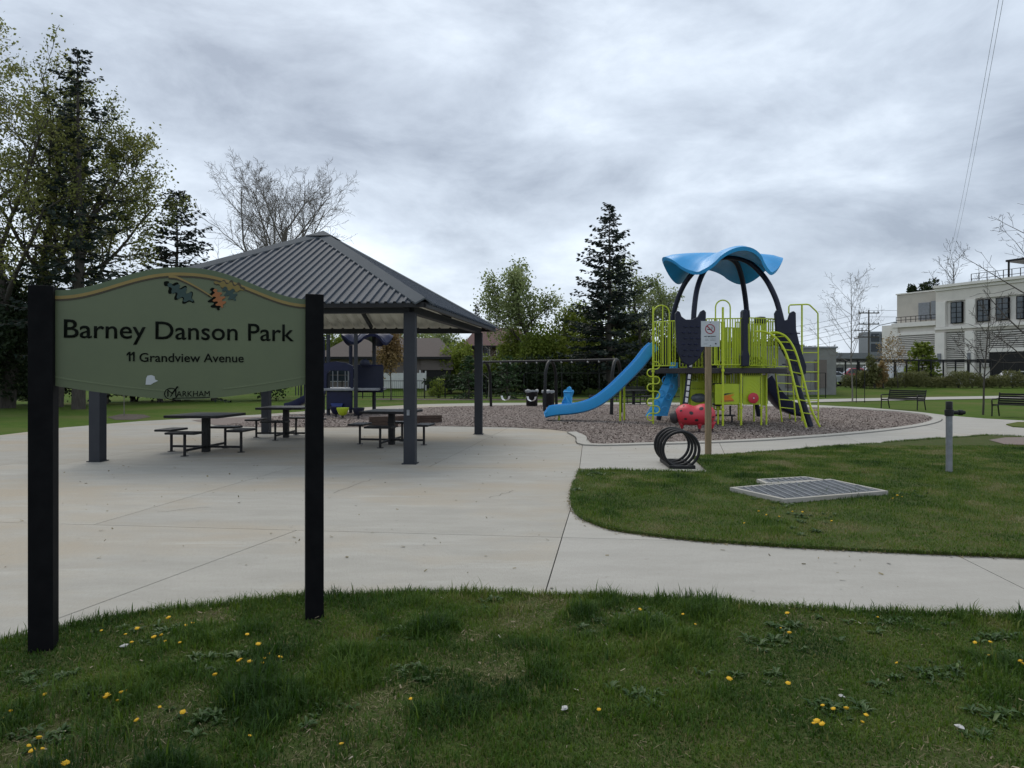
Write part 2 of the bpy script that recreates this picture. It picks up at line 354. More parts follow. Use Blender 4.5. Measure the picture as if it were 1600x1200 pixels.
# --- the concrete: one pavement, its slabs cut by the saw joints
back_edge = gl([(1900, 662), (1600, 657), (1540, 654), (1480, 649), (1440, 644), (1360, 637), (1280, 633), (1150, 630), (1000, 628.5), (760, 629.5), (660, 631.5), (560, 637), (400, 648), (220, 658), (100, 668), (0, 680), (-300, 712)])
pave_poly = [(-30, 1.5), (24, 1.5)] + back_edge + [(-30, 11.0)]
pavement = bpy.data.objects.new('pavement', None); COL.objects.link(pavement); pavement['kind'] = 'structure'
sheet('pavement_bed', pave_poly, -0.022, M['joint'], parent=pavement)
bm0 = bmesh.new(); _vs = [bm0.verts.new((x, y, 0)) for x, y in pave_poly]
bmesh.ops.triangle_fill(bm0, edges=[bm0.edges.new((_vs[i], _vs[(i + 1) % len(_vs)])) for i in range(len(_vs))], use_beauty=True)
def slab(planes, m='concrete', gap=0.005):
    """planes: ((x, y), (nx, ny)) keep the side the normal points to"""
    bm = bm0.copy()
    for (px_, py_), (a, b) in planes:
        l_ = math.hypot(a, b); a, b = a / l_, b / l_
        bmesh.ops.bisect_plane(bm, geom=bm.verts[:] + bm.edges[:] + bm.faces[:], plane_co=(px_ + a * gap, py_ + b * gap, 0), plane_no=(a, b, 0), clear_inner=True)
    if not bm.faces: bm.free(); return
    for f in bm.faces:
        if f.normal.z < 0: f.normal_flip()
    r = bmesh.ops.extrude_edge_only(bm, edges=[e_ for e_ in bm.edges if e_.is_boundary])
    for v in r['geom']:
        if isinstance(v, bmesh.types.BMVert): v.co.z -= 0.02
    me = bpy.data.meshes.new('concrete_slab'); bm.to_mesh(me); bm.free(); link('concrete_slab', me, M[m], pavement)
def line(p, q): return (p, (q[0] - p[0], q[1] - p[1]))
def left_of(l): (p, d) = l; return (p, (-d[1], d[0]))
def right_of(l): (p, d) = l; return (p, (d[1], -d[0]))
C1 = line(G(519, 830), G(1000, 843)); C2 = (G(670, 730), (0.998, -0.055))
J1 = line(G(0, 1000), G(500, 815)); J2 = line(G(850, 932), G(890, 800)); J7 = line(G(1600, 920), G(1500, 870)); J0 = (( -7.6, 5), (0.145, 0.99)); J9 = ((8, 6), (-0.1, 0.99))
def row(lo, hi, lines, mats=None):
    base = ([left_of(lo)] if lo else []) + ([right_of(hi)] if hi else [])
    for i in range(len(lines) + 1):
        pl = list(base)
        if i > 0: pl.append(right_of(lines[i - 1]))
        if i < len(lines): pl.append(left_of(lines[i]))
        slab(pl, (mats or {}).get(i, 'concrete'))
row(None, C1, [J0, J1, J2, J7, J9], {3: 'path', 4: 'path', 5: 'path'})
row(C1, C2, [((-9.4, 9), (0.145, 0.99)), ((-4.2, 9), (0.145, 0.99)), (G(890, 800), (0.145, 0.99))], {3: 'path'})
A_r = line(G(670, 730), G(775, 678)); A_l = ((-8.05, 12.1), (0.13, 0.99)); J6 = line(G(905, 735), G(912, 680))
row(C2, None, [((-14, 12), (0.13, 0.99)), A_l, A_r, J6] + [((x, 15), (0.25, 0.97)) for x in (4.6, 7.9, 11.2, 14.6, 19)], {k: 'path' for k in range(4, 11)})
bm0.free()
# --- playground bed
mulch_px = [(300, 657), (335, 664), (400, 667.5), (500, 668), (620, 667), (690, 666), (800, 668), (860, 671), (900, 676), (916, 684), (925, 695), (1010, 693.5), (1100, 691), (1180, 687.5), (1250, 683), (1320, 677.5), (1380, 671.5), (1430, 664.5), (1455, 658), (1456, 653), (1440, 648), (1400, 643.5), (1300, 637.5), (1150, 633.5), (1000, 632), (880, 632.5), (760, 634), (660, 637), (560, 643), (420, 651), (340, 653.5)]
mulch_poly = gl(mulch_px)
sheet('mulch_bed', mulch_poly, 0.010, M['mulch'])
def offset(poly, d):
    out = []
    n = len(poly)
    for i in range(n):
        a, b = Vector(poly[i - 1]), Vector(poly[(i + 1) % n]); t = (b - a).normalized(); nrm = Vector((t.y, -t.x)); out.append(tuple(Vector(poly[i]) + nrm * d))
    return out
area = sum(mulch_poly[i - 1][0] * mulch_poly[i][1] - mulch_poly[i][0] * mulch_poly[i - 1][1] for i in range(len(mulch_poly)))
outer = offset(mulch_poly, 0.26 if area > 0 else -0.26); groove = offset(mulch_poly, 0.285 if area > 0 else -0.285)
k = MB(); g_ = MB()
ks = smooth_poly(mulch_poly[8:23], 4); ko = smooth_poly(outer[8:23], 4); kg = smooth_poly(groove[8:23], 4)
for i in range(len(ks) - 1):
    a, b, c, d = ks[i], ks[i + 1], ko[i + 1], ko[i]; g0, g1 = kg[i], kg[i + 1]
    k.add([(*a, 0), (*b, 0), (*c, 0), (*d, 0), (*a, .035), (*b, .035), (*c, .03), (*d, .03)], [(4, 5, 6, 7), (0, 4, 5, 1), (3, 2, 6, 7)])
    g_.add([(*d, .004), (*c, .004), (*g1, .004), (*g0, .004)], [(0, 1, 2, 3)])
kb = k.build('kerb', M['path'], kind='structure'); g_.build('kerb_joint', M['joint'], kind='structure')
# --- paths and lawns
sheet('footpath', gl([(1200, 626.5), (1290, 623.5), (1450, 620.5), (1600, 617.8), (1800, 615), (1800, 618.5), (1600, 622), (1450, 624.5), (1290, 628), (1200, 631)]), 0.004, M['path'])
front_px = [(-300, 1062), (-120, 1030), (0, 1008), (90, 990), (200, 968), (300, 957), (400, 947), (475, 940), (560, 935), (650, 932), (750, 932), (850, 936), (1000, 942), (1200, 954), (1400, 965), (1600, 973), (1800, 985), (2100, 1010)]
front_edge = smooth_poly(gl(front_px), 4)
front_poly = [(-14, -6), (14, -6), (14, front_edge[-1][1] - 0.3)] + front_edge[::-1] + [(-14, front_edge[0][1] - .2)]
LZ = 0.03
front_lawn = sheet('lawn', front_poly, LZ, M['soil'], skirt=0.06)
right_px_low = [(905, 736), (898, 757), (893, 780), (897, 797), (912, 812), (950, 827), (1000, 836), (1100, 847), (1250, 857), (1400, 864.5), (1600, 873), (1900, 888)]
right_px_top = [(1900, 668), (1700, 678), (1600, 684), (1545, 682), (1450, 688.5), (1300, 700), (1180, 709), (1100, 715), (1083, 717), (1113, 741.5)]
right_poly = smooth_poly(gl(right_px_low), 4) + gl(right_px_top)
sheet('lawn', right_poly, LZ, M['soil'], skirt=0.06)
sheet('lawn', gl([(1572, 664), (1590, 660.5), (1700, 662), (1700, 670), (1600, 668.5), (1583, 667.5)]), LZ, M['ground'], skirt=0.06)
sheet('tree_ring_soil', gl([(1545, 690), (1570, 686), (1640, 685), (1700, 690), (1640, 699), (1570, 697)]), LZ + 0.012, M['mulch'])
sheet('tree_ring_soil', gl([(168, 651), (190, 646), (225, 647), (236, 650.5), (210, 655), (180, 655)]), -0.018, M['bed'])
bed = MB()
bx_ = [(-9, 43.6), (-4, 42.9), (2, 42.6), (9, 43.0), (9, 45.4), (2, 45.2), (-4, 45.5), (-9, 46)]
sheet('garden_bed', bx_, -0.02, M['bed'])

def inside(poly, x, y):
    r = np.zeros(len(x), bool); n = len(poly)
    for i in range(n):
        (x1, y1), (x2, y2) = poly[i - 1], poly[i]
        c = ((y1 > y) != (y2 > y)); r ^= c & (x < (x2 - x1) * (y - y1) / ((y2 - y1) or 1e-9) + x1)
    return r
RS = np.random.RandomState(7)
def edge_d(x, y, edge):
    e_ = np.asarray(edge); d = np.full(len(x), 1e9)
    for i in range(len(e_) - 1):
        a, b = e_[i], e_[i + 1]; ab = b - a; t = np.clip(((x - a[0]) * ab[0] + (y - a[1]) * ab[1]) / (ab @ ab), 0, 1); d = np.minimum(d, np.hypot(x - a[0] - t * ab[0], y - a[1] - t * ab[1]))
    return d
def blades(name, poly, x0, x1, y0, y1, n, hmin, hmax, wid, seg, seed, edge=None):
    x = RS.uniform(x0, x1, n); y = RS.uniform(y0, y1, n)
    ok = inside(poly, x, y) & (np.abs(x) < 0.80 * y + 1.3); x, y = x[ok], y[ok]
    big = fbm(x * 1.1, y * 1.1, seed, 3); med = fbm(x * 4.5, y * 4.5, seed + 9, 2); bare = fbm(x * 1.6 + 40, y * 1.6, seed + 21, 3)
    p = np.clip(1.25 - 2.6 * np.clip(bare - (0.55 if seg == 2 else 0.66), 0, 1) * 3, 0.3, 1); ok = RS.rand(len(x)) < p
    x, y, big, med, bare = x[ok], y[ok], big[ok], med[ok], bare[ok]; n = len(x)
    tall = np.clip((big - 0.42) * 3.2, 0, 1) * np.clip((med - 0.32) * 2.6, 0, 1.4)
    tall = np.clip(tall + (0.0 if edge is None else 0.5 * np.exp(-edge_d(x, y, edge) / .08)), 0, 1.2); h = (hmin + (hmax - hmin) * tall) * RS.uniform(0.55, 1.25, n)
    a = RS.uniform(0, 2 * PI, n); lean = RS.uniform(0.15, 0.95, n) * h; w = wid * RS.uniform(0.6, 1.3, n); co_ = RS.rand(n) < .035; w = np.where(co_, w * 2.0, w); h = np.where(co_, h * 1.5 + .012, h)
    dx, dy = np.cos(a), np.sin(a); sx, sy = -dy * w, dx * w
    z0 = np.full(n, LZ - 0.004)
    rows = []
    if seg == 2:
        for (f, hh, ww) in ((0, 0, 1), (0.32, 0.6, 0.8)):
            for s in (-1, 1): rows.append(np.stack([x + dx * lean * f + s * sx * ww / 2, y + dy * lean * f + s * sy * ww / 2, z0 + h * hh], -1))
        rows.append(np.stack([x + dx * lean, y + dy * lean, z0 + h * (1.0 - 0.25 * lean / (h + 1e-6))], -1)); nv = 5
        tri = np.array([[0, 1, 3], [0, 3, 2], [2, 3, 4]])
    else:
        for s in (-1, 1): rows.append(np.stack([x + s * sx / 2, y + s * sy / 2, z0], -1))
        rows.append(np.stack([x + dx * lean, y + dy * lean, z0 + h * .9], -1)); nv = 3; tri = np.array([[0, 1, 2]])
    v = np.stack(rows, 1).reshape(-1, 3); fc = (np.arange(n)[:, None, None] * nv + tri[None]).reshape(-1, 3)
    t = (0.40 if seg == 2 else 0.64) + 1.15 * (fbm(x * 2.3 + 9, y * 2.3, seed + 5, 3) - 0.5) + 0.5 * (fbm(x * .7 + 3, y * .7, seed + 6, 2) - 0.5) + RS.normal(0, 0.12, n) + 0.5 * np.clip(bare - 0.52, 0, 1)
    t = np.where(RS.rand(n) < 0.03 + 0.25 * np.clip(bare - 0.52, 0, 1), RS.uniform(0.86, 1.0, n), t); t = np.clip(t - 0.25 * tall, 0, 1)
    o = link(name, np_mesh(name, v, fc, {'tint': np.repeat(t, nv)}), M['blade'], kind='stuff')
    return o
o = blades('grass', front_poly, -4.8, 4.8, 2.2, 5.4, 560000, 0.018, 0.085, 0.0042, 2, 3, edge=front_edge); o['label'] = 'short uneven grass blades on the front lawn'
o = blades('grass', right_poly, 0.5, 13, 5.6, 15, 520000, 0.025, 0.065, 0.008, 1, 31); o['label'] = 'mown grass blades on the lawn by the bike rack'
# ragged lawn edges: blades hanging over the concrete, crumbs of soil along the joint
def edge_blades(name, edge, n, hmax, wid, seed, out):
    r = np.random.RandomState(seed); e_ = np.asarray(edge); seg = np.linalg.norm(np.diff(e_, axis=0), axis=1); i = r.choice(len(seg), n, p=seg / seg.sum()); t = r.rand(n)[:, None]
    p = e_[i] * (1 - t) + e_[i + 1] * t; d = (e_[i + 1] - e_[i]) / seg[i][:, None]; nrm = np.stack([-d[:, 1], d[:, 0]], -1) * out
    clump = fbm(p[:, 0] * 3.1, p[:, 1] * 3.1, seed, 2); p = p + nrm * (r.normal(-.015, .018, n) + .05 * np.clip(clump - .5, -.2, 1))[:, None]
    ok = np.abs(p[:, 0]) < .8 * p[:, 1] + 1; p, nrm, d, clump = p[ok], nrm[ok], d[ok], clump[ok]; n = len(p)
    h = hmax * r.uniform(.3, 1.1, n) * np.clip(.35 + 1.3 * clump, .3, 1.2); a = nrm * r.uniform(-.3, 1.0, n)[:, None] + d * r.normal(0, .6, n)[:, None]; a = a * h[:, None]; w = np.stack([-a[:, 1], a[:, 0]], -1); w = w / (np.linalg.norm(w, axis=1, keepdims=True) + 1e-9) * wid * r.uniform(.6, 1.3, (n, 1))
    z = np.full((n, 1), .012); v = np.stack([np.hstack([p - w / 2, z]), np.hstack([p + w / 2, z]), np.hstack([p + a * .4 + w * .35, z + h[:, None] * .65]), np.hstack([p + a, z + h[:, None] * r.uniform(.35, 1.0, (n, 1))]), np.hstack([p + a * .4 - w * .35, z + h[:, None] * .65])], 1).reshape(-1, 3)
    b5 = np.arange(n)[:, None, None] * 5 + np.array([[0, 1, 2], [0, 2, 4], [4, 2, 3]])[None]
    o = link(name, np_mesh(name, v, b5.reshape(-1, 3), {'tint': np.repeat(np.clip(r.normal(.52, .22, n), 0, 1), 5)}), M['blade'], kind='stuff'); return o
edge_blades('edge_grass', front_edge, 12000, .068, .0045, 61, 1)['label'] = 'longer grass hanging over the concrete along the front lawn edge'
right_edge = smooth_poly(gl(right_px_low), 4)
edge_blades('edge_grass', right_edge, 8000, .045, .006, 62, -1)['label'] = 'longer grass along the curved edge of the lawn by the grates'
edge_blades('edge_grass', gl(right_px_top)[2:] + [right_edge[0]], 9000, .07, .009, 63, -1)['label'] = 'longer grass along the path edge by the bike rack'
# weeds: rosettes of broad leaves
def rosettes(name, pts, mat_, lmin, lmax, seed):
    r = np.random.RandomState(seed); V = []; T = []; Fc = []; c = 0
    for (x, y, s) in pts:
        for _ in range(r.randint(12, 22)):
            a = r.uniform(0, 2 * PI); l_ = r.uniform(lmin, lmax) * s; w = l_ * r.uniform(.18, .34); up = r.uniform(.1, .9); d = np.array([math.cos(a), math.sin(a), 0]); sd_ = np.array([-d[1], d[0], 0]); q = np.array([x, y, LZ])
            p1 = q + d * l_ * .5 + np.array([0, 0, l_ * up * .6]); p2 = q + d * l_ + np.array([0, 0, l_ * up * .55])
            V += [q - sd_ * w * .2, q + sd_ * w * .2, p1 + sd_ * w * .5, p2, p1 - sd_ * w * .5, p1 + np.array([0, 0, -.004])]; t = np.clip(r.normal(.45, .2), 0, 1); T += [t] * 6
            Fc += [[c, c + 1, c + 5], [c + 1, c + 2, c + 5], [c + 2, c + 3, c + 5], [c + 3, c + 4, c + 5], [c + 4, c, c + 5]]; c += 6
    return link(name, np_mesh(name, np.array(V), np.array(Fc), {'tint': np.array(T)}), mat_, kind='stuff')
wp = []
for (px, py, n, sp) in [(250, 985, 16, 60), (160, 965, 10, 60), (350, 1030, 16, 60), (420, 1060, 9, 30), (160, 1085, 9, 40), (60, 1060, 10, 50), (760, 945, 6, 20), (950, 965, 20, 60), (1030, 960, 14, 50), (620, 990, 10, 40), (640, 1050, 12, 40), (1000, 1085, 14, 45), (1150, 1060, 10, 50), (1300, 950, 10, 40), (1240, 985, 12, 50), (1300, 1110, 18, 50), (1400, 975, 18, 60), (1540, 1030, 16, 60), (1560, 1000, 12, 40), (1480, 1045, 10, 50), (1420, 1060, 10, 60), (60, 1150, 10, 50), (300, 1120, 10, 60), (1560, 1120, 14, 60), (480, 1110, 8, 60), (1180, 1005, 10, 40)]:
    for _ in range(n):
        x, y = G(px + RS.normal(0, sp * .6), py + abs(RS.normal(0, sp * .28))); wp.append((x, y, RS.uniform(.7, 1.4)))
wp = [w for w in wp if inside(front_poly, np.array([w[0]]), np.array([w[1]]))[0]]
rosettes('weeds', wp, M['weed'], 0.018, 0.052, 4)['label'] = 'broad leaved weed rosettes in the front lawn'
wp2 = []
for (px, py, n, sp) in [(1215, 790, 14, 60), (1270, 810, 12, 50), (920, 745, 14, 30), (1420, 775, 8, 40), (1250, 830, 10, 60), (900, 770, 8, 8)]:
    for _ in range(n):
        x, y = G(px + RS.normal(0, sp * .6), py + RS.normal(0, sp * .1)); wp2.append((x, y, RS.uniform(.8, 1.5)))
wp2 = [w for w in wp2 if inside(right_poly, np.array([w[0]]), np.array([w[1]]))[0]]
rosettes('weeds', wp2, M['weed'], 0.025, 0.055, 8)['label'] = 'broad leaved weeds in the lawn by the grates'
def bits(name, x, y, z, s, m, seed, asp=0.4):
    r = np.random.RandomState(seed); n = len(x); a = r.uniform(0, 2 * PI, n); tl = r.uniform(-.5, .5, n); l_ = s * r.uniform(.4, 1.3, n); w = l_ * asp * r.uniform(.5, 1.3, n)
    d = np.stack([np.cos(a) * np.cos(tl), np.sin(a) * np.cos(tl), np.sin(tl)], -1); sd_ = np.stack([-np.sin(a), np.cos(a), r.uniform(-.4, .4, n)], -1); c = np.stack([x, y, z + 0.3 * l_ * np.abs(np.sin(tl)) + .003], -1)
    v = np.stack([c - d * l_[:, None] / 2 - sd_ * w[:, None] / 2, c + d * l_[:, None] / 2 - sd_ * w[:, None] / 2, c + d * l_[:, None] / 2 + sd_ * w[:, None] / 2, c - d * l_[:, None] / 2 + sd_ * w[:, None] / 2], 1).reshape(-1, 3)
    return link(name, np_mesh(name, v, np.arange(4 * n).reshape(-1, 4), {'tint': np.repeat(np.clip(r.normal(.5, .28, n), 0, 1), 4)}), m, kind='stuff')
def crumbs(edge, n, seed, label):
    r = np.random.RandomState(seed); e_ = np.asarray(edge); seg = np.linalg.norm(np.diff(e_, axis=0), axis=1); i = r.choice(len(seg), n, p=seg / seg.sum()); t = r.rand(n)[:, None]
    p = e_[i] * (1 - t) + e_[i + 1] * t; p = p + r.normal(0, .03, (n, 2)); bits('soil_crumbs', p[:, 0], p[:, 1], np.full(n, .003), .016, M['thatch'], seed, .7)['label'] = label
crumbs(front_edge, 3500, 71, 'crumbs of soil and dry grass on the concrete along the front lawn'); crumbs(right_edge, 3000, 72, 'crumbs of soil and dry grass on the concrete along the curved lawn')
x = RS.uniform(-4, 4.5, 5200); y = RS.uniform(2.4, 4.9, 5200); b_ = fbm(x * 1.6 + 40, y * 1.6, 24, 3)
ok = inside(front_poly, x, y) & ((b_ > .55) & (RS.rand(len(x)) < .22) | (RS.rand(len(x)) < .045)); x, y = x[ok], y[ok]
bits('leaf_litter', x, y, np.full(len(x), LZ + .010), 0.022, M['dryleaf'], 5, .32)['label'] = 'pale dry leaf bits and twigs lying in the front lawn'
x = RS.uniform(-4.5, 4.8, 120000); y = RS.uniform(2.2, 5.0, 120000); b_ = fbm(x * 1.6 + 40, y * 1.6, 24, 3)
ok = inside(front_poly, x, y) & (RS.rand(len(x)) < np.clip((b_ - .52) * 4, .07, .65)); x, y = x[ok], y[ok]
bits('dry_thatch', x, y, np.full(len(x), LZ + .002), 0.030, M['thatch'], 15, .08)['label'] = 'dry straw coloured thatch between the grass blades'
x = RS.uniform(-9, 16, 260000); y = RS.uniform(14, 36, 260000); ok = inside(mulch_poly, x, y) & (RS.rand(len(x)) < np.clip(30 / (y - 8) ** 1.4, .08, 1)); x, y = x[ok], y[ok]
bits('wood_chips', x, y, np.full(len(x), .010), 0.055, M['chips'], 6, .4)['label'] = 'brown grey wood chips covering the playground bed'

x = RS.uniform(-8, 4, 900); y = RS.uniform(5, 18, 900); ok = (RS.rand(900) < .5) & ~inside(right_poly, x, y) & ~inside(front_poly, x, y) & ~inside(mulch_poly, x, y); x, y = x[ok], y[ok]
bits('leaf_litter', x, y, np.full(len(x), .003), .03, M['thatch'], 77, .5)['label'] = 'small dry leaves and twigs scattered on the concrete'
rc = random.Random(9)
for a, b in (((765, 778), (802, 767)), ((520, 771), (580, 749)), ((250, 800), (330, 792))):
    p, q_ = Vector((*G(*a), .003)), Vector((*G(*b), .003)); cr = MB(); pts = [p.lerp(q_, i / 9) + Vector((rc.uniform(-.03, .03), rc.uniform(-.03, .03), 0)) for i in range(10)]
    for i in range(9):
        d = (pts[i + 1] - pts[i]).normalized(); s_ = Vector((-d.y, d.x, 0)) * .0035; cr.add([pts[i] - s_, pts[i] + s_, pts[i + 1] + s_ * .8, pts[i + 1] - s_ * .8], [(0, 1, 2, 3)])
    cr.build('pavement_crack', M['joint'], pavement, fix=False, kind='structure')

# ================================================================== PARK SIGN
L3, R3 = P(68, 1020, 3.92), P(491, 970, 4.43)
rz = math.atan2(R3.y - L3.y, R3.x - L3.x); wid = math.hypot(R3.y - L3.y, R3.x - L3.x); hw = wid / 2
sign = thing('park_sign', 'green park name sign between two square black posts on the front lawn', 'sign', ((L3.x + R3.x) / 2, (L3.y + R3.y) / 2, 0), rz)
for sx, top, w in ((-hw, 2.105, .122), (hw, 2.115, .112)):
    MB().box((sx, 0.0, top / 2), (w, w, top)).build('post', M['black'], sign, bevel=.004)
pe = hw - .055
def top_c(u): return 2.085 + 0.168 * (0.5 + 0.5 * math.cos(PI * min(1, abs(u / pe) ** 1.12))) 
def bot_c(u): return 1.535 - 0.09 * (1 - (abs(u) / pe) ** 1.5)
NU = 40; us = [-pe + 2 * pe * i / NU for i in range(NU + 1)]
pm_ = lambda a, b, d: (a, d, b)
panel_poly = [(u, bot_c(u)) for u in us] + [(u, top_c(u)) for u in us[::-1]]
p = MB()
vs = [(u, -.012, bot_c(u)) for u in us] + [(u, -.012, top_c(u)) for u in us]; vb = [(a, .012, c) for a, b, c in vs]; n_ = NU + 1; K = 2 * n_
fs = [(i, i + 1, n_ + i + 1, n_ + i) for i in range(NU)] + [(K + i, K + n_ + i, K + n_ + i + 1, K + i + 1) for i in range(NU)] + [(i, K + i, K + i + 1, i + 1) for i in range(NU)] + [(n_ + i, n_ + i + 1, K + n_ + i + 1, K + n_ + i) for i in range(NU)]
panel = p.add(vs + vb, fs).build('panel', M['signgreen'], sign)
def ribbon(fa, fb, u0, u1, y, name, m, n=40, parent=panel):
    q = MB(); uu = [u0 + (u1 - u0) * i / n for i in range(n + 1)]
    v = [(u, y, fa(u)) for u in uu] + [(u, y, fb(u)) for u in uu]
    v2 = [(a, -.011, c) for a, b, c in v]
    n1_ = n + 1; f = [(i, i + 1, n1_ + i + 1, n1_ + i) for i in range(n)]
    f += [(i, 2 * n1_ + i, 2 * n1_ + i + 1, i + 1) for i in range(n)] + [(n1_ + i, n1_ + i + 1, 3 * n1_ + i + 1, 3 * n1_ + i) for i in range(n)]
    return q.add(v + v2, f).build(name, m, parent)
ribbon(lambda u: top_c(u) - .034, lambda u: top_c(u) - .001, -pe, pe, -.0150, 'top_band', M['signband'])
ribbon(lambda u: top_c(u) - .052, lambda u: top_c(u) - .0335, -pe, pe, -.0165, 'gold_branch', M['signgold'])
ribbon(lambda u: top_c(u) - .062, lambda u: top_c(u) - .0515, -pe, pe, -.0158, 'branch_shade', M['signbrown'])
ribbon(lambda u: bot_c(u) + .047, lambda u: bot_c(u) + .056, -pe, -.07, -.0150, 'border_line', M['signline'])
ribbon(lambda u: bot_c(u) + .047, lambda u: bot_c(u) + .056, .20, pe, -.0150, 'border_line', M['signline'])
br = lambda u: 2.193 - 0.40 * max(0, u + .06) - 0.75 * max(0, u + .06) ** 2
ribbon(lambda u: br(u) - .008, lambda u: br(u) + .004 * (1.2 - 4 * (u + .1)), -.10, .145, -.0172, 'branch', M['signgold'], 16)
ribbon(lambda u: br(u) - .017, lambda u: br(u) - .0075, -.10, .145, -.0162, 'branch_shade', M['signbrown'], 16)
def oak(cx_, cz_, ang, ln, wd, m, y, seed):
    """lobed oak leaf outline"""
    r = random.Random(seed); up = []; dn = []
    for i in range(81):
        t = i / 80; w_ = wd * math.sin(PI * min(1, t * 1.02)) ** .6 * (0.5 + 0.3 * t) * (0.72 + 0.36 * math.copysign(abs(math.sin(t * 4.1 * 2 * PI + .4)) ** .6, math.sin(t * 4.1 * 2 * PI + .4))); up.append((t * ln, max(.001, w_))); dn.append((t * ln, -max(.001, w_ * .95)))
    pl = up + dn[::-1]; ca, sa = math.cos(ang), math.sin(ang); pl = [(cx_ + a * ca - b * sa, cz_ + a * sa + b * ca) for a, b in pl]
    q = MB(); n = len(pl); vs_ = [(a, y, b) for a, b in pl] + [(a, -.0115, b) for a, b in pl]
    fs_ = [(i, i + 1, n - 2 - i, n - 1 - i) for i in range(n // 2 - 1)] + [(i, n + i, n + (i + 1) % n, (i + 1) % n) for i in range(n)]
    q.add(vs_, fs_); return q.build('oak_leaf', m, panel)
oak(-.125, 2.158, -.62, .205, .078, M['signdark'], -.0150, 3); oak(-.105, 2.148, -.62, .175, .062, M['leafteal'], -.0164, 4)
oak(.140, 2.135, -1.30, .145, .068, M['signdark'], -.0168, 5); oak(.155, 2.128, -1.2, .125, .055, M['leaforange'], -.0182, 6)
oak(.150, 2.165, -.15, .185, .052, M['signbrown'], -.0168, 7); oak(.150, 2.170, -.25, .18, .038, M['leafgold'], -.0182, 8); oak(.20, 2.165, -.95, .13, .055, M['leafteal'], -.0175, 9)
# lettering
def text(body, u0, u1, zb, y, m, name='lettering', bold=0.0, depth=.0015, capz=None, parent=panel, label=None, thick_to=None):
    cu = bpy.data.curves.new('txt', 'FONT'); cu.body = body; cu.size = 1.0; cu.offset = bold; cu.extrude = 0.0; cu.resolution_u = 4
    ob = bpy.data.objects.new('txt', cu); COL.objects.link(ob); dg = bpy.context.evaluated_depsgraph_get(); me = bpy.data.meshes.new_from_object(ob.evaluated_get(dg)); bpy.data.objects.remove(ob)
    co = np.zeros(len(me.vertices) * 3); me.vertices.foreach_get('co', co); co = co.reshape(-1, 3); x0_, x1_ = co[:, 0].min(), co[:, 0].max(); s = (u1 - u0) / (x1_ - x0_)
    zs = capz / 0.72 if capz else s
    new = np.stack([u0 + (co[:, 0] - x0_) * s, np.full(len(co), y), zb + co[:, 1] * zs], -1)
    me.vertices.foreach_set('co', new.ravel()); me.update(); bm = bmesh.new(); bm.from_mesh(me); bmesh.ops.remove_doubles(bm, verts=bm.verts, dist=1e-6)
    # one object per word: letters closer than a word space belong together
    xs_ = sorted({round(v.co.x, 5) for v in bm.verts}); cuts = []; spans = []
    for f in bm.faces: spans.append((min(v.co.x for v in f.verts), max(v.co.x for v in f.verts)))
    spans.sort(); end = spans[0][1]
    for a, b in spans:
        if a - end > .17 * s: cuts.append((a + end) / 2)
        end = max(end, b)
    r = bmesh.ops.extrude_edge_only(bm, edges=[e_ for e_ in bm.edges if e_.is_boundary])
    for v in r['geom']:
        if isinstance(v, bmesh.types.BMVert): v.co.y += depth
    bmesh.ops.recalc_face_normals(bm, faces=bm.faces); cuts = [-1e9] + cuts + [1e9]; out = None
    for a, b in zip(cuts, cuts[1:]):
        b2 = bm.copy(); bmesh.ops.delete(b2, geom=[v for v in b2.verts if not a < v.co.x < b], context='VERTS'); me2 = bpy.data.meshes.new(name); b2.to_mesh(me2); b2.free()
        out = link(name, me2, m, parent, label=label)
    bm.free(); return out
def su(px):   # pixel column -> u on the sign plane
    kx = (px - 800) / F; c, s = math.cos(rz), math.sin(rz); cx_, cy_ = sign.location.x, sign.location.y
    return (kx * cy_ - cx_) / (c - kx * s)
def sz(px, py):
    u = su(px); Y = sign.location.y + u * math.sin(rz); return H - (py - HY) / F * Y
text('Barney Danson Park', su(101), su(459), sz(290, 530.5), -.0165, M['signdark'], bold=.006)
text('Grandview Avenue', su(218.5), su(381), sz(290, 565.5), -.0165, M['signdark'], bold=.008)
zb_, zt_ = sz(205, 564.3), sz(205, 549.8)
for px in (203.3, 209.8):
    u = su(px); w_ = .0045; pl = [(u - w_, zb_), (u + w_, zb_), (u + w_, zt_), (u - w_, zt_), (u - w_ * 3.6, zt_ - .014), (u - w_ * 3.6, zt_ - .023), (u - w_, zt_ - .014)]
    MB().prism(pl, lambda a, b, d: (a, d, b), -.0165, -.0118).build('numeral', M['signdark'], panel)
z_m = sz(295, 619.5); text('ARKHAM', su(276), su(328), z_m, -.0165, M['signdark'], 'emblem_lettering', bold=-.004, capz=.036)
text('M', su(262), su(276), z_m, -.0165, M['signdark'], 'emblem_lettering', bold=-.012, capz=.046)
q = MB(); cu_, cz_ = su(268), z_m + .018
ring = [(cu_ + .036 * math.cos(a), -.0155, cz_ + .034 * math.sin(a)) for a in [PI * .30 + 1.62 * PI * i / 24 for i in range(25)]]
q.tube(ring, .0026, 6); q.tube([(cu_ - .004, -.0158, z_m), (cu_ + .012, -.0158, z_m + .03), (cu_ + .036, -.0158, z_m + .062)], [.002, .004, .005], 6); q.tube([(su(270), -.0155, z_m - .009), (su(328), -.0155, z_m - .006)], .0022, 6)
q.build('emblem_ring', M['signdark'], panel)
stk = [(su(a), sz(a, b)) for a, b in [(228, 601), (229, 591), (231, 587), (237, 586), (242, 588), (243, 593), (247.5, 595), (241, 598), (236, 601)]]
MB().prism(stk, lambda a, b, d: (a, d, b), -.0145, -.0118).build('torn_sticker', M['sticker'], panel)

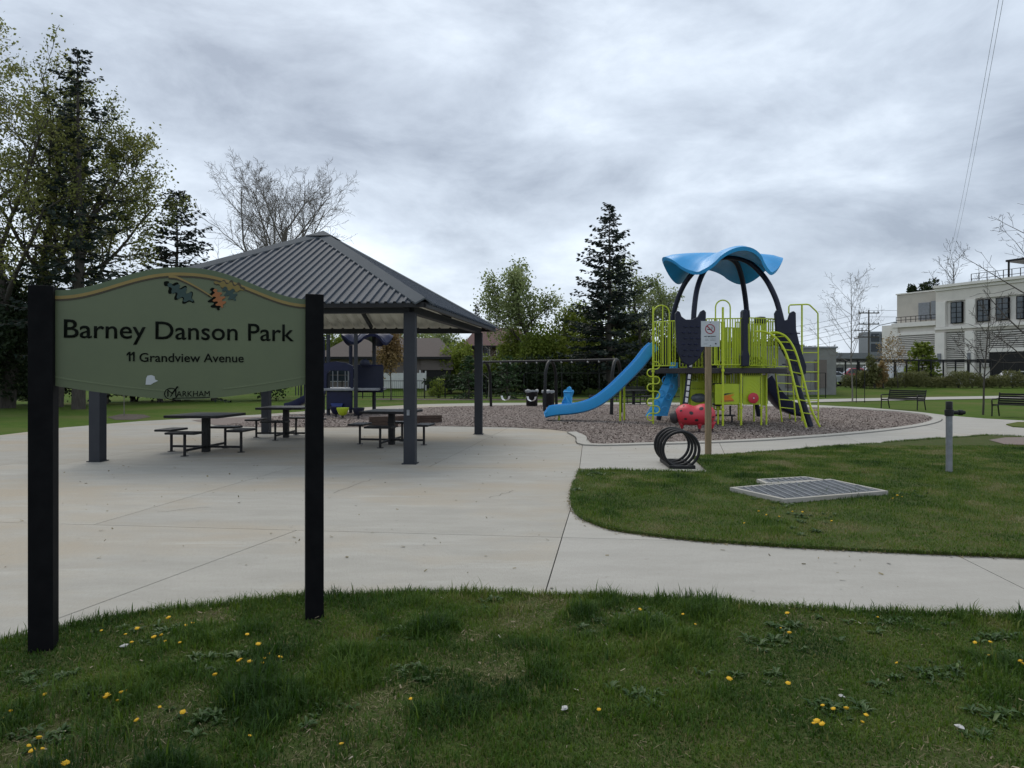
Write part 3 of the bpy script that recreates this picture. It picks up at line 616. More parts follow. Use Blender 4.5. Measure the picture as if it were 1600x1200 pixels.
# ================================================================== PAVILION
C_ = Vector((-4.26, 15.43, 0)); A_ = Vector((2.90, -.16, 0)); B_ = Vector((.465, 3.02, 0))
pav = thing('picnic_pavilion', 'open square shelter with dark ribbed metal hip roof on four steel columns', 'pavilion', C_, 0)
def S(s, t, z): return A_ * s + B_ * t + Vector((0, 0, z))          # local to the pavilion root
rzp = math.atan2(A_.y, A_.x)
for s, t in ((-1, -1), (1, -1), (1, 1), (-1, 1)):
    c = S(s, t, 0); col_ = MB().box((c.x, c.y, 1.355), (.205, .205, 2.71), rzp).build('column', M['steel'], pav, bevel=.006)
    MB().box((c.x, c.y, .008), (.26, .26, .016), rzp).build('base_plate', M['steel'], col_)
    if (s, t) == (1, -1): MB().box((c.x - .02, c.y - .11, .92), (.05, .03, .10), rzp).build('outlet_box', M['galv'], col_)
E = 1.124; ZE, ZA = 2.845, 4.74
corners = [(-1, -1), (1, -1), (1, 1), (-1, 1)]
for i in range(4):
    a, b = corners[i], corners[(i + 1) % 4]
    MB().beam(S(*a, 2.765), S(*b, 2.765), .15, .13).build('eave_beam', M['steel'], pav)
    MB().beam(S(a[0] * E, a[1] * E, ZE - .035), S(b[0] * E, b[1] * E, ZE - .035), .07, .085).build('gutter', M['blackmetal'], pav)
    # roof face: strips from eave to hip
    e1, e2, ap = S(a[0] * E, a[1] * E, ZE), S(b[0] * E, b[1] * E, ZE), Vector((0, 0, ZA)); mid = (e1 + e2) / 2; U = ap - mid; V = e2 - e1; Nn = V.cross(U).normalized()
    if Nn.z < 0: Nn = -Nn
    n = 42
    for k in range(n):
        f0, f1 = k / n, (k + 1) / n; w0 = f0 + (f1 - f0) * .0
        hgt = 2 * min(f1, 1 - f0) if True else 0
        hgt = min(1.0, 2 * min(f0 + .5 / n, 1 - f1 + .5 / n)) - .012
        if hgt < .02: continue
        fr = f1 - f0; prof = [(f0, 0), (f0 + fr * .52, 0), (f0 + fr * .62, .032), (f0 + fr * .90, .032), (f1, 0)]
        q = MB(); vs = []
        for h_ in (-.012, hgt):
            for ff, d in prof: vs.append(e1 + V * ff + U * h_ + Nn * (d + .02))
        vs += [v - Nn * .012 for v in vs]
        fs = [(j, j + 1, 6 + j, 5 + j) for j in range(4)] + [(10 + j, 15 + j, 16 + j, 11 + j) for j in range(4)] + [(j, 10 + j, 11 + j, j + 1) for j in range(4)] + [(5 + j, 6 + j, 16 + j, 15 + j) for j in range(4)] + [(0, 5, 15, 10), (4, 14, 19, 9)]
        q.add(vs, fs).build('roof_panel', M['roofsteel'], pav, fix=True)
    # dark deck under the strips
    q = MB(); q.add([e1 + Nn * .002, e2 + Nn * .002, ap + Nn * .002], [(0, 1, 2)]); q.build('roof_deck', M['blackmetal'], pav, fix=False)
    # ribbed ceiling boards
    n = 22
    for k in range(n):
        f0, f1 = k / n, (k + 1) / n; hh = [max(0, min(1, 2 * min(f, 1 - f)) - .02) for f in (f0, f1)]; fr = f1 - f0; g0, g1 = f0 + fr * .3, f1 - fr * .3; hg = [max(0, min(1, 2 * min(f, 1 - f)) - .02) for f in (g0, g1)]
        q = MB(); vs = []
        for h_, (ff, d) in zip((hh[0], hg[0], hg[1], hh[1]), ((f0, 0), (g0, .075), (g1, .075), (f1, 0))):
            vs += [e1 + V * ff + U * .03 - Nn * (.02 + d), e1 + V * ff + U * max(.031, h_) - Nn * (.02 + d)]
        q.add(vs, [(0, 1, 3, 2), (2, 3, 5, 4), (4, 5, 7, 6)]).build('ceiling_panel', M['soffit'], pav, fix=False)
    # hip rafter under, hip cap over
    MB().beam(S(a[0] * 1.0, a[1] * 1.0, ZE - .02 + (ZA - ZE) * (1 - 1 / E)), Vector((0, 0, ZA - .16)), .10, .12).build('hip_rafter', M['steel'], pav)
    MB().beam(S((a[0] + b[0]) / 2, (a[1] + b[1]) / 2, 2.86), Vector((0, 0, ZA - .20)), .07, .09).build('rafter', M['steel'], pav)
for a in corners:
    o_ = S(a[0] * E * 1.005, a[1] * E * 1.005, ZE); d = (Vector((0, 0, ZA)) - o_); q = MB(); vs = []
    sd_ = Vector((0, 0, 1)).cross(d).normalized(); hs = math.hypot(d.x, d.y)
    for p_ in (o_, Vector((0, 0, ZA))):
        for j, dz in ((-.19, -.035), (0, .07), (.19, -.035)): vs.append(p_ + sd_ * j + Vector((0, 0, dz + .022)))
    vs += [v - Vector((0, 0, .03)) for v in vs]
    q.add(vs, [(0, 1, 4, 3), (1, 2, 5, 4), (6, 9, 10, 7), (7, 10, 11, 8), (0, 3, 9, 6), (2, 8, 11, 5), (0, 6, 7, 1), (1, 7, 8, 2)]).build('hip_cap', M['roofcap'], pav)
q = MB(); vs = [S(s * .10, t * .10, ZA - .06) for s, t in corners] + [(0, 0, ZA + .11)]; q.add(vs, [(0, 1, 4), (1, 2, 4), (2, 3, 4), (3, 0, 4), (3, 2, 1, 0)]).build('peak_cap', M['roofcap'], pav)

# ================================================================== PICNIC TABLES
def make_table(label, loc, rz_):
    t = thing('picnic_table', label, 'picnic table', loc, rz_, 'black metal picnic tables with four attached seats')
    MB().box((0, 0, .755), (1.14, 1.14, .055)).build('tabletop', M['blackmetal'], t, bevel=.012)
    MB().box((0, 0, .365), (.13, .13, .73)).build('pedestal', M['blackmetal'], t, bevel=.008)
    for a in range(4):
        x, y = round(math.cos(a * PI / 2)), round(math.sin(a * PI / 2))
        MB().box((x * .76, y * .76, .455), (.62 if y else .36, .36 if y else .62, .045)).build('seat', M['blackmetal'], t, bevel=.014)
        q = MB(); q.tube([(x * .76, y * .76, 0), (x * .76, y * .76, .43)], .028, 8); q.lathe([(.075, 0), (.075, .012)], (x * .76, y * .76, 0), 10); q.build('leg', M['blackmetal'], t)
        MB().beam((x * .06, y * .06, .11), (x * .74, y * .74, .11), .035, .045).build('foot_bar', M['blackmetal'], t)
    return t
x, y = G(322, 706); table = make_table('black picnic table with four seats, nearest, seen below the park sign panel', (x, y, 0), rzp - .05)
x, y = G(447, 683.5); dup(table, (x, y, 0), rzp + .04, 'black picnic table half hidden behind the right post of the park sign')
x, y = G(612, 694.5); dup(table, (x, y, 0), rzp - .1, 'black picnic table right behind the front right column of the shelter')
x, y = G(990, 631.5); dup(table, (x, y, -.02), .3, 'far small black picnic table beside the fence behind the blue slide')
# ================================================================== LARGE PLAY STRUCTURE
PSX, PSY = P(1130, 600, 22.2).x, 22.2
play = thing('play_structure', 'large lime green and navy climbing structure with blue petal canopy and blue slide', 'playground', (PSX, PSY, 0))
o_ps = (PSX, PSY, 0)
def pb(mb, name, m, parent=play, **kw): return mb.shift(o_ps).build(name, M[m], parent, **kw)
# deck
dz, th = 1.80, .17
deck2 = [(4.55, 22.6), (5.3, 21.5), (6.4, 21.15), (7.95, 21.1), (8.75, 21.7), (8.9, 22.8), (8.3, 24.1), (5.3, 24.2)]
pb(MB().prism(deck2, lambda a, b, d: (a, b, d), dz - th, dz), 'deck', 'charcoal', bevel=.02)
# arched posts
def sp(pts, n=6): return [Vector(p) for p in spline([tuple(P(*p)) for p in pts], n)]
archA = sp([(1029, 656, 23.6), (1040, 600, 23.5), (1047, 530, 23.4), (1055, 480, 23.3), (1072, 440, 23.1), (1100, 412, 22.8), (1132, 402, 22.4), (1165, 407, 22.0), (1190, 428, 21.8), (1207, 455, 21.5), (1219, 490, 21.4), (1236, 570, 21.0), (1252, 620, 20.8), (1267, 667, 20.6)])
archB = sp([(1067, 655, 21.4), (1075, 600, 21.5), (1082, 530, 21.6), (1085, 480, 21.7), (1091, 445, 21.9), (1105, 417, 22.1), (1128, 402, 22.4), (1148, 408, 22.7), (1158, 430, 23.0), (1165, 470, 23.4), (1169, 520, 23.6), (1174, 590, 23.8), (1186, 650, 24.0)])
for a in (archA, archB):
    pb(MB().tube(a, .085, 12), 'arched_post', 'navy', smooth='auto')
stk_ = MB()
for k_ in range(7):
    p0, p1 = archB[3 + 0], archB[9]
    t0, t1 = k_ / 7, k_ / 7 + .11; c = p0.lerp(p1, t0); d = p0.lerp(p1, t1); stk_.beam(c + Vector((.0, -.087, 0)), d + Vector((.0, -.087, 0)), .085, .004, up=(0, -1, 0))
pb(stk_, 'age_sticker', 'white', fix=True)
# petal canopy
def canopy(cx_, cy_, cz_, R, th0, amp, drop, m, parent, org, tilt=0.0, nr=14, na=96):
    def surf(r, a):
        w = math.cos(4 * (a - th0)); ww = math.copysign(abs(w) ** .85, w); RR = R * (1 + .085 * ww)
        rr = RR * r; z = amp * ww * r ** 1.9 - drop * r ** 2.2 + .05 * math.exp(-((r - .62) / .05) ** 2) * 0
        x, y = rr * math.cos(a), rr * math.sin(a)
        return x, y, z + tilt * y
    top = []; bot = []
    for i in range(nr + 1):
        r = i / nr
        for k_ in range(na):
            a = 2 * PI * k_ / na; x, y, z = surf(max(r, .001), a)
            groove = -.06 * math.exp(-(((a - th0 - PI / 4 + PI / 4) % (PI / 2) - PI / 4) / .035) ** 2) * min(1, r * 2)
            edge = .05 * (1 - ((1 - r) / .12) ** 2) if r > .88 else 0
            top.append((cx_ + x, cy_ + y, cz_ + z + groove - .8 * edge)); bot.append((cx_ + x * .975, cy_ + y * .975, cz_ + z - .10 - edge))
    n = (nr + 1) * na; q = MB(); fs = []
    for i in range(nr):
        for k_ in range(na):
            k2 = (k_ + 1) % na; fs += [(i * na + k_, i * na + k2, (i + 1) * na + k2, (i + 1) * na + k_), (n + (i + 1) * na + k_, n + (i + 1) * na + k2, n + i * na + k2, n + i * na + k_)]
    for k_ in range(na): k2 = (k_ + 1) % na; fs.append((nr * na + k_, nr * na + k2, n + nr * na + k2, n + nr * na + k_))
    q.add(top + bot, fs); return q.shift(org).build('canopy', M[m], parent, smooth='auto')
canopy(P(1128, 400, 22.4).x, 22.4, 5.58, 1.80, math.radians(-88), .31, .42, 'blue', play, o_ps)
# barriers: rails and pickets
def barrier(a, b, ya, yb, ztop, zbot, n, picket=.016, rail=.02, mat_='lime', flat=False, name='barrier'):
    q = MB(); A = Vector((P(a, 0, ya).x, ya, 0)); B = Vector((P(b, 0, yb).x, yb, 0)); up = Vector((0, 0, 1))
    q.tube([A + up * ztop, B + up * ztop], rail, 6); f = pb(q, name, mat_); q = MB(); q.tube([A + up * zbot, B + up * zbot], rail, 6); pb(q, 'bottom_rail', mat_, f)
    for i in range(n + 1):
        p = A.lerp(B, i / n); g = MB()
        if flat: g.beam(p + up * zbot, p + up * ztop, (B - A).length / n * flat, .03, up=(0, -1, 0))
        else: g.tube([p + up * zbot, p + up * ztop], picket if 0 < i < n else rail, 6)
        pb(g, 'picket', mat_, f)
zt = lambda py, Y: H - (py - HY) / F * Y
barrier(1022, 1055, 22.4, 21.8, zt(502, 22), dz + .08, 9)
barrier(1104, 1161, 21.2, 21.1, zt(498, 21.2), dz + .1, 14)
barrier(1171, 1215, 21.1, 21.6, zt(497, 21.2), dz + .08, 12)
barrier(1134, 1158, 22.6, 22.8, zt(512, 22.6), dz + .02, 4, flat=.6, mat_='limeplastic', name='slat_panel')
barrier(1170, 1196, 22.7, 22.9, zt(506, 22.7), dz + .02, 5, flat=.62, mat_='limeplastic', name='slat_panel')
barrier(1062, 1132, 24.0, 24.1, zt(503, 24), dz + .05, 14)
barrier(1150, 1212, 24.1, 23.9, zt(503, 24), dz + .05, 12)
pb(MB().box((P(1041, 0, 23.4).x, 23.4, 2.35), (.30, .06, 1.05)), 'navy_wall', 'navy', bevel=.03)
pb(MB().box((P(1112, 0, 23.6).x, 23.6, 2.30), (.55, .06, .95)), 'navy_wall', 'navy', bevel=.03)
def hoop(px0, px1, ptop, pbot, Y, name='hoop', y1=None):
    x0, x1, z1, z0 = P(px0, 0, Y).x, P(px1, 0, Y).x, zt(ptop, Y), zt(pbot, Y); r = (x1 - x0) / 2
    pts = [(x0, Y, z0), (x0, Y, z1 - r)] + [(x0 + r - r * math.cos(a), Y, z1 - r + r * math.sin(a)) for a in [PI * i / 10 for i in range(1, 10)]] + [(x1, Y, z1 - r), (x1, Y, z0)]
    pb(MB().tube(pts, .022, 8), name, 'lime', smooth='auto')
hoop(1118, 1141, 469, 570, 21.2); hoop(1021, 1046, 477, 570, 22.0); hoop(1197, 1214, 498, 560, 21.3)
pb(MB().tube([P(1035.5, 477, 22.0), P(1035.5, 568, 22.0)], .02, 8), 'hoop_bar', 'lime')
# navy climbing shields
def shield(pts, Y, d, name='climbing_shield', lean=0.0, holds=6):
    pl = [(P(a, b, Y).x, P(a, b, Y).z) for a, b in pts]; zc = min(z for _, z in pl)
    mp = lambda a, b, q_: (a, Y + q_ - lean * (b - zc), b)
    o = pb(MB().prism(pl, mp, -d / 2, d / 2), name, 'navy', bevel=.025)
    xs_ = [a for a, b in pl]; zs_ = [b for a, b in pl]; cx_ = (min(xs_) + max(xs_)) / 2 ; w_ = (max(xs_) - min(xs_)); q = MB()
    for i in range(holds):
        z = min(zs_) + (max(zs_) - min(zs_)) * (.18 + .62 * i / holds)
        for j in (-1, 0, 1):
            x = cx_ + j * w_ * .2 + (.03 if i % 2 else -.03); xx = x
            q.box(mp(xx, z, -d / 2 - .012), (.10, .04, .035))
    g = q.shift(o_ps).build('foot_hold', M['navyblue'], o, bevel=.01, kind='stuff')
shield([(1054.5, 490), (1058, 485.5), (1062, 488), (1064.5, 495), (1071, 499.5), (1081, 499.5), (1090, 495), (1094, 487), (1099, 484), (1102.5, 488), (1102, 520), (1099, 545), (1092, 560), (1082, 569), (1076, 572), (1066, 566), (1058, 550), (1056, 520)], 21.0, .14)
shield([(1210, 490), (1213, 484.5), (1218, 485), (1221, 496), (1226, 501), (1231, 499), (1234, 489), (1239, 486), (1242.5, 489), (1243, 515), (1250, 545), (1259, 572), (1258, 584), (1250, 588), (1240, 580), (1226, 556), (1213, 530)], 20.98, .14, holds=4)
pb(MB().prism([(P(a, b, 21.0).x, P(a, b, 21.0).z) for a, b in [(1160.5, 487), (1162.5, 483.5), (1165.5, 483.5), (1168, 487), (1168.5, 548), (1171, 556), (1170, 572), (1159, 572), (1158.5, 556), (1160.5, 548)]], lambda a, b, q_: (a, 21.0 + q_, b), -.05, .25), 'navy_wall', 'navy', bevel=.02)
pb(MB().lathe([(.02, .30), (.17, .28), (.22, .15), (.2, 0)][::-1], (P(1188, 0, 23.9).x, 23.9, zt(508, 23.9)), 12), 'navy_dome', 'navy', smooth=True)
# posts
for px, top, bot, Y in ((1129.5, 480, 664, 21.0), (1158, 578, 663, 21.2), (1189.5, 560, 661, 21.35), (1197.5, 562, 661, 21.5), (1066, 575, 650, 23.2), (1078, 575, 648, 23.6), (1178, 590, 655, 23.0), (1103, 575, 650, 23.4), (1154, 590, 650, 23.6), (1020.5, 479, 656, 21.9)):
    base = max(0, 0); pb(MB().tube([(P(px, 0, Y).x, Y, 0), (P(px, 0, Y).x, Y, zt(top, Y))], .034 if px < 1160 and px > 1100 else .03, 10), 'post', 'lime', smooth='auto')
for px, Y, zz2 in ((1129.5, 21.0, (1.72, 1.9, .5)), (1158, 21.2, (1.7, .55)), (1189.5, 21.35, (1.7, .55)), (1020.5, 21.9, (1.7, 2.9))):
    for z in zz2: pb(MB().lathe([(.040, -.035), (.052, -.03), (.052, .03), (.040, .035)], (P(px, 0, Y).x, Y, z), 12), 'clamp', 'lime', smooth='auto')
for a_, i_ in ((archA, 14), (archA, 62), (archB, 12), (archB, 56)):
    p_ = a_[i_]; pb(MB().tube([p_, a_[i_ + 1].lerp(a_[i_ + 2], .3)], .105, 12), 'clamp', 'navy', smooth='auto')
# serpentine climber on the left pole
Y = 21.9; pole_x = P(1020.5, 0, Y).x; pts = []
for i in range(8):
    s = 1 if i % 2 else -1; za = .12 + .235 * i; zb_ = za + .235; rr = .1175; xr = .20 - rr
    if i == 0: pts.append((pole_x, Y - .05, za))
    pts += [(pole_x + s * xr, Y - .05, za)] + [(pole_x + s * (xr + rr * math.sin(a)), Y - .05, za + rr - rr * math.cos(a)) for a in [PI * k_ / 8 for k_ in range(1, 8)]] + [(pole_x + s * xr, Y - .05, zb_)]
pts.append((pole_x, Y - .05, zb_))
pb(MB().tube(pts, .019, 8), 'serpentine_climber', 'lime', smooth='auto')
# lower panels
def flat(px0, py0, px1, py1, Y, d, name, m, parent=play, bevel=.012):
    a, b = P(px0, py0, Y), P(px1, py1, Y); return pb(MB().box(((a.x + b.x) / 2, Y, (a.z + b.z) / 2), (abs(b.x - a.x), d, abs(b.z - a.z))), name, m, parent, bevel=bevel)
pnl = flat(1117, 600, 1155.5, 632, 21.25, .035, 'play_panel', 'limeplastic')
pb(MB().prism([(P(a, b, 21.2).x, P(a, b, 21.2).z) for a, b in [(1131, 617), (1133, 615), (1147, 613.5), (1136, 616.5), (1132, 618)]], lambda a, b, d: (a, d, b), 21.215, 21.24), 'slot', 'charcoal', pnl)
pb(MB().prism([(P(a, b, 21.2).x, P(a, b, 21.2).z) for a, b in [(1129, 625.5), (1130, 618.5), (1148, 616), (1142, 620), (1147, 625)]], lambda a, b, d: (a, d, b), 21.217, 21.24), 'arrow', 'orange', pnl)
pb(MB().prism([(P(a, b, 21.2).x, P(a, b, 21.2).z) for a, b in [(1127, 626.4), (1147, 625.6), (1147, 626.6), (1127, 627.6)]], lambda a, b, d: (a, d, b), 21.215, 21.24), 'slot', 'red', pnl)
pnl = flat(1160.5, 588, 1187.5, 632.5, 21.3, .035, 'play_panel', 'limeplastic')
wl = P(1177, 622, 21.2); q = MB(); q.lathe([(.01, 0), (.145, .0), (.165, .02), (.165, .05), (.145, .06), (.01, .06)], (0, 0, 0), 24); q.v = [(wl.x + a, 21.23 - c, wl.z + b) for a, b, c in q.v]; pb(q, 'wheel', 'red', pnl, smooth='auto')
q = MB(); q.lathe([(.005, 0), (.02, .0), (.02, .02), (.005, .02)], (0, 0, 0), 8); q.v = [(wl.x + a, 21.165 - c, wl.z + b) for a, b, c in q.v]; pb(q, 'hub', 'white', pnl)
q = MB()
for i in range(5):
    r = .22 + .09 * i; q.tube([(P(1163, 600, 21.3).x + r * math.cos(a), 21.283, P(1163, 620, 21.3).z + r * 1.0 * math.sin(a)) for a in [PI * .12 + PI * .3 * k_ / 6 for k_ in range(7)]], .006, 4)
pb(q, 'wave_grooves', 'lime', pnl)
# slotted grid above it
q = MB()
for py in (560, 566.5, 573, 581, 588): a, b = P(1158, py, 21.3), P(1190, py, 21.3); q.beam(a, b, .03, .055 if py > 565 else .09)
for i in range(11):
    px = 1159 + 30 * i / 10; q.beam(P(px, 588, 21.3), P(px, 558, 21.3), .03, .022, up=(1, 0, 0))
pb(q, 'slotted_panel', 'limeplastic', kind='stuff')
flat(1160, 559, 1189, 587, 21.75, .03, 'navy_wall', 'navy')
barrier(1131, 1155, 21.6, 21.6, zt(560, 21.6), zt(600, 21.6), 7, picket=.014)
barrier(1078, 1104, 22.9, 22.9, zt(578, 22.9), zt(640, 22.9), 8, picket=.015)
barrier(1107, 1129, 23.2, 23.2, zt(580, 23.2), zt(640, 23.2), 5, flat=.55, mat_='limeplastic', name='slat_panel')
barrier(1092, 1112, 24.0, 24.0, zt(578, 24.0), zt(640, 24), 5, flat=.5, mat_='limeplastic', name='slat_panel')
flat(1066, 585, 1076, 645, 24.0, .03, 'slat_panel', 'limeplastic')
barrier(1064, 1078, 22.7, 22.7, zt(580, 22.7), zt(645, 22.7), 3, flat=.6, mat_='limeplastic', name='slat_panel')
barrier(1131, 1158, 22.6, 22.6, zt(581, 22.6), zt(632, 22.6), 6, flat=.62, mat_='limeplastic', name='slat_panel')
barrier(1107, 1130, 22.0, 22.0, zt(583, 22.0), zt(612, 22.0), 6, picket=.02)
flat(1190.5, 586, 1197, 634, 21.6, .04, 'side_panel', 'limeplastic')
flat(1078, 596, 1105, 607, 22.5, .04, 'bubble_header', 'limeplastic')
bub = flat(1079, 608, 1106, 641, 22.4, .04, 'bubble_panel', 'limeplastic')
q = MB(); c = P(1092.5, 622, 22.35); q.lathe([(1.0, 0), (.94, .35), (.75, .7), (.4, .92), (.05, 1.0)], (0, 0, 0), 20); q.v = [(c.x + a * .265, 22.378 - z * .10, c.z + b * .155) for a, b, z in q.v]; pb(q, 'bubble_window', 'greyplastic', bub, smooth=True)
for px, py, Y in ((1126, 566, 21.9), (1135, 583, 21.1), (1122, 600, 21.6), (1122, 631.5, 21.5)):
    c = P(px, py, Y); pb(MB().lathe([(.05, -.07), (.17, -.025), (.19, 0), (.17, .025), (.02, .03)], tuple(c), 12), 'step_pod', 'charcoal', smooth='auto')
pb(MB().tube([P(1122, 563, 21.65), (P(1122, 0, 21.65).x, 21.65, 0)], .03, 8), 'post', 'lime')
q = MB(); a, b = P(1119, 649, 22.6), P(1147, 649, 22.6); q.beam(a, b, .26, .045)
for p_ in (a.lerp(b, .12), a.lerp(b, .88)): q.beam(p_, (p_.x, p_.y, 0), .05, .05)
q.beam(P(1141, 648, 22.6), P(1141, 634, 22.6), .05, .05); pb(q, 'low_step', 'charcoal')
# blue slide
path = spline([tuple(P(*p)) for p in [(1022, 540, 23.0), (1012, 549, 23.05), (998, 567, 23.1), (978, 588, 23.2), (956, 609, 23.3), (935, 625, 23.4), (915, 634, 23.5), (892, 638.5, 23.6), (868, 640.5, 23.6), (850, 644, 23.7)]], 5)
path = [Vector(p) for p in path]; q = MB(); nP = len(path); prof = [(-.30, .30), (-.335, .30), (-.345, .27), (-.31, -.01), (-.22, -.06), (.22, -.06), (.31, -.01), (.345, .27), (.335, .30), (.30, .30), (.25, .03), (.18, .0), (-.18, .0), (-.25, .03)]; m_n = len(prof)
vs = []
for i, p in enumerate(path):
    t = (path[min(i + 1, nP - 1)] - path[max(i - 1, 0)]).normalized(); up = Vector((-t.z, 0, t.x)) if t.x > 0 else Vector((t.z, 0, -t.x)); up.normalize()
    if up.z < 0: up = -up
    f = 1.0 if i < nP - 4 else (1, .8, .55, .35)[i - (nP - 4)]
    for a, h_ in prof: vs.append(p + Vector((0, a * 1.02, 0)) + up * (h_ * (f if h_ > .05 else 1) - .13))
fs = [(i * m_n + k_, i * m_n + (k_ + 1) % m_n, (i + 1) * m_n + (k_ + 1) % m_n, (i + 1) * m_n + k_) for i in range(nP - 1) for k_ in range(m_n)] + [tuple(range(m_n)), tuple((nP - 1) * m_n + k_ for k_ in range(m_n))]
pb(q.add(vs, fs), 'slide', 'blue', smooth='auto')
for px, top, Y in ((969, 600, 23.2), (975.5, 596, 23.7), (873.5, 642, 23.6)):
    x = P(px, 0, Y).x; pb(MB().tube([(x, Y, 0), (x, Y, zt(top, Y))], .035, 8), 'slide_support', 'lime')
# blue curved climber with holes
cl = MB(); rows = []
for i in range(13):
    t = i / 12; py = 566 + 84 * t
    xr = 1059 if t < .55 else 1059 - 16 * ((t - .55) / .45) ** .6 ; xl = 1048 - 40 * (t ** 1.25) ; xl = min(xl, xr - 10)
    Yl = 22.7 - .5 * t; rows.append((P(xl, py, Yl), P((xl + xr) / 2, py, Yl - .12), P(xr, py, Yl + .12)))
vs = [p for r_ in rows for p in r_]; vs += [p + Vector((.02, .07, 0)) for p in vs]; nn = 39; fs = []
for i in range(12):
    for j in range(2): a = i * 3 + j; fs += [(a, a + 1, a + 4, a + 3), (nn + a + 3, nn + a + 4, nn + a + 1, nn + a)]
    fs += [(i * 3, i * 3 + 3, nn + i * 3 + 3, nn + i * 3), (i * 3 + 2, nn + i * 3 + 2, nn + i * 3 + 5, i * 3 + 5)]
fs += [(0, nn, nn + 1, 1), (1, nn + 1, nn + 2, 2), (36, 37, nn + 37, nn + 36), (37, 38, nn + 38, nn + 37)]
clo = pb(cl.add(vs, fs), 'curved_climber', 'blue', smooth='auto')
q = MB()
for px, py, r_ in ((1052, 573, .09), (1046, 584, .11), (1054, 586, .08), (1040, 594, .12), (1049, 604, .08), (1033, 615, .10), (1044, 620, .09), (1026, 630, .09), (1038, 640, .1), (1020, 643, .07)):
    Yq = 22.62 - .5 * (py - 566) / 84; c = P(px, py, Yq); q.tube([(c.x + r_ * math.cos(a), Yq - .05, c.z + r_ * 1.1 * math.sin(a)) for a in [2 * PI * k_ / 14 for k_ in range(14)]], .018, 5, closed=True)
pb(q, 'grip_ring', 'blue', clo, kind='stuff')
# arched ladder at right
r1 = sp([(1180, 518, 20.95), (1193, 518, 20.85), (1206, 523, 20.75), (1220, 537, 20.65), (1231, 560, 20.55), (1240, 595, 20.45), (1249, 630, 20.4), (1260, 668, 20.4)], 8)
r2 = sp([(1204, 519, 20.9), (1216, 520, 20.85), (1229, 527, 20.75), (1241, 545, 20.65), (1250, 572, 20.6), (1259, 606, 20.55), (1268, 640, 20.5), (1281, 667, 20.5)], 8)
lad = pb(MB().tube(r1, .032, 8), 'ladder_rail', 'lime', smooth='auto'); pb(MB().tube(r2, .032, 8), 'ladder_rail', 'lime', smooth='auto')
for i in range(10, len(r1) - 3, 5):
    a, b = r1[i], r2[min(i, len(r2) - 1)]; m = (a + b) / 2 + Vector((-.10, .28, -.03)); pb(MB().tube([Vector(v) for v in spline([tuple(a), tuple(a.lerp(m, .75)), tuple(b.lerp(m, .75)), tuple(b)], 4)], .019, 6), 'rung', 'lime', smooth='auto')
# tall vertical ladder with bent top rail
Yv = 23.2
pb(MB().tube([(P(1253, 0, Yv).x, Yv, 0), P(1253, 476, Yv)], .032, 8), 'ladder_rail', 'lime')
pb(MB().tube([P(1232.5, 490, Yv), P(1232.5, 479, Yv), P(1234.5, 476.5, Yv), P(1261, 475.5, Yv), P(1265, 476.5, Yv), P(1275, 486, Yv), P(1278, 490, Yv), P(1278.5, 560, Yv), (P(1278.5, 0, Yv).x, Yv, 0)], .026, 8), 'ladder_rail', 'lime', smooth='auto')
for py in (551, 566, 581, 596, 611, 626, 641): pb(MB().tube([P(1253, py, Yv), P(1278.5, py, Yv)], .018, 6), 'rung', 'lime')
# leaning ladder under the deck edge
a0, a1, b0, b1 = P(1208.5, 560, 22.6), P(1222, 653, 22.8), P(1236, 560, 22.9), P(1243, 656, 22.9)
for a, b in ((a0, a1), (b0, b1)): pb(MB().tube([a, (b.x, b.y, 0)], .026, 8), 'ladder_rail', 'lime')
for i in range(1, 7): pb(MB().tube([a0.lerp(a1, i / 7.3), b0.lerp(b1, i / 7.3)], .017, 6), 'rung', 'lime')
# navy slide at the back right
path = [Vector(p) for p in spline([tuple(P(*p)) for p in [(1193, 592, 24.0), (1200, 603, 24.1), (1212, 620, 24.3), (1224, 632, 24.4), (1238, 638, 24.5), (1252, 641, 24.5)]], 5)]; q = MB(); vs = []; nP = len(path)
for i, p in enumerate(path):
    t = (path[min(i + 1, nP - 1)] - path[max(i - 1, 0)]).normalized(); up = Vector((-t.z, 0, t.x))
    if up.z < 0: up = -up
    for a, h_ in prof: vs.append(p + Vector((0, a, 0)) + up * (h_ * 1.25 - .15))
fs = [(i * m_n + k_, i * m_n + (k_ + 1) % m_n, (i + 1) * m_n + (k_ + 1) % m_n, (i + 1) * m_n + k_) for i in range(nP - 1) for k_ in range(m_n)] + [tuple(range(m_n)), tuple((nP - 1) * m_n + k_ for k_ in range(m_n))]
pb(q.add(vs, fs), 'slide', 'navyblue', smooth='auto', label='dark navy slide')
x = P(1234, 0, 24.4).x; pb(MB().tube([(x, 24.4, 0), (x, 24.4, .3)], .03, 8), 'slide_support', 'lime')

# ================================================================== LADYBUG
Yb = 19.0; lc = P(1086, 648, Yb)
bug = thing('ladybug_climber', 'red ladybug shaped play seat with black spots on the wood chips', 'play seat', (lc.x, Yb, 0), -.10)
def bug_r(t):   # half length profile, t in -1..1
    return (max(0, 1 - abs(t) ** 3.2)) ** .5
q = MB(); vs = []; nt_, na = 26, 24; zb = lc.z - .03
for i in range(nt_ + 1):
    t = -1 + 2 * i / nt_; r = bug_r(t); dip = .075 * math.exp(-((t + .05) / .28) ** 2)
    for k_ in range(na):
        a = 2 * PI * k_ / na; y = .36 * r * math.cos(a); z = (.335 * r - dip * (1 if math.sin(a) > 0 else 0)) * math.sin(a) if math.sin(a) > 0 else .285 * r * math.sin(a)
        vs.append((t * .56, y, zb + .02 + z))
fs = [(i * na + k_, i * na + (k_ + 1) % na, (i + 1) * na + (k_ + 1) % na, (i + 1) * na + k_) for i in range(nt_) for k_ in range(na)]
shell = q.add(vs, fs).build('shell', M['red'], bug, smooth=True)
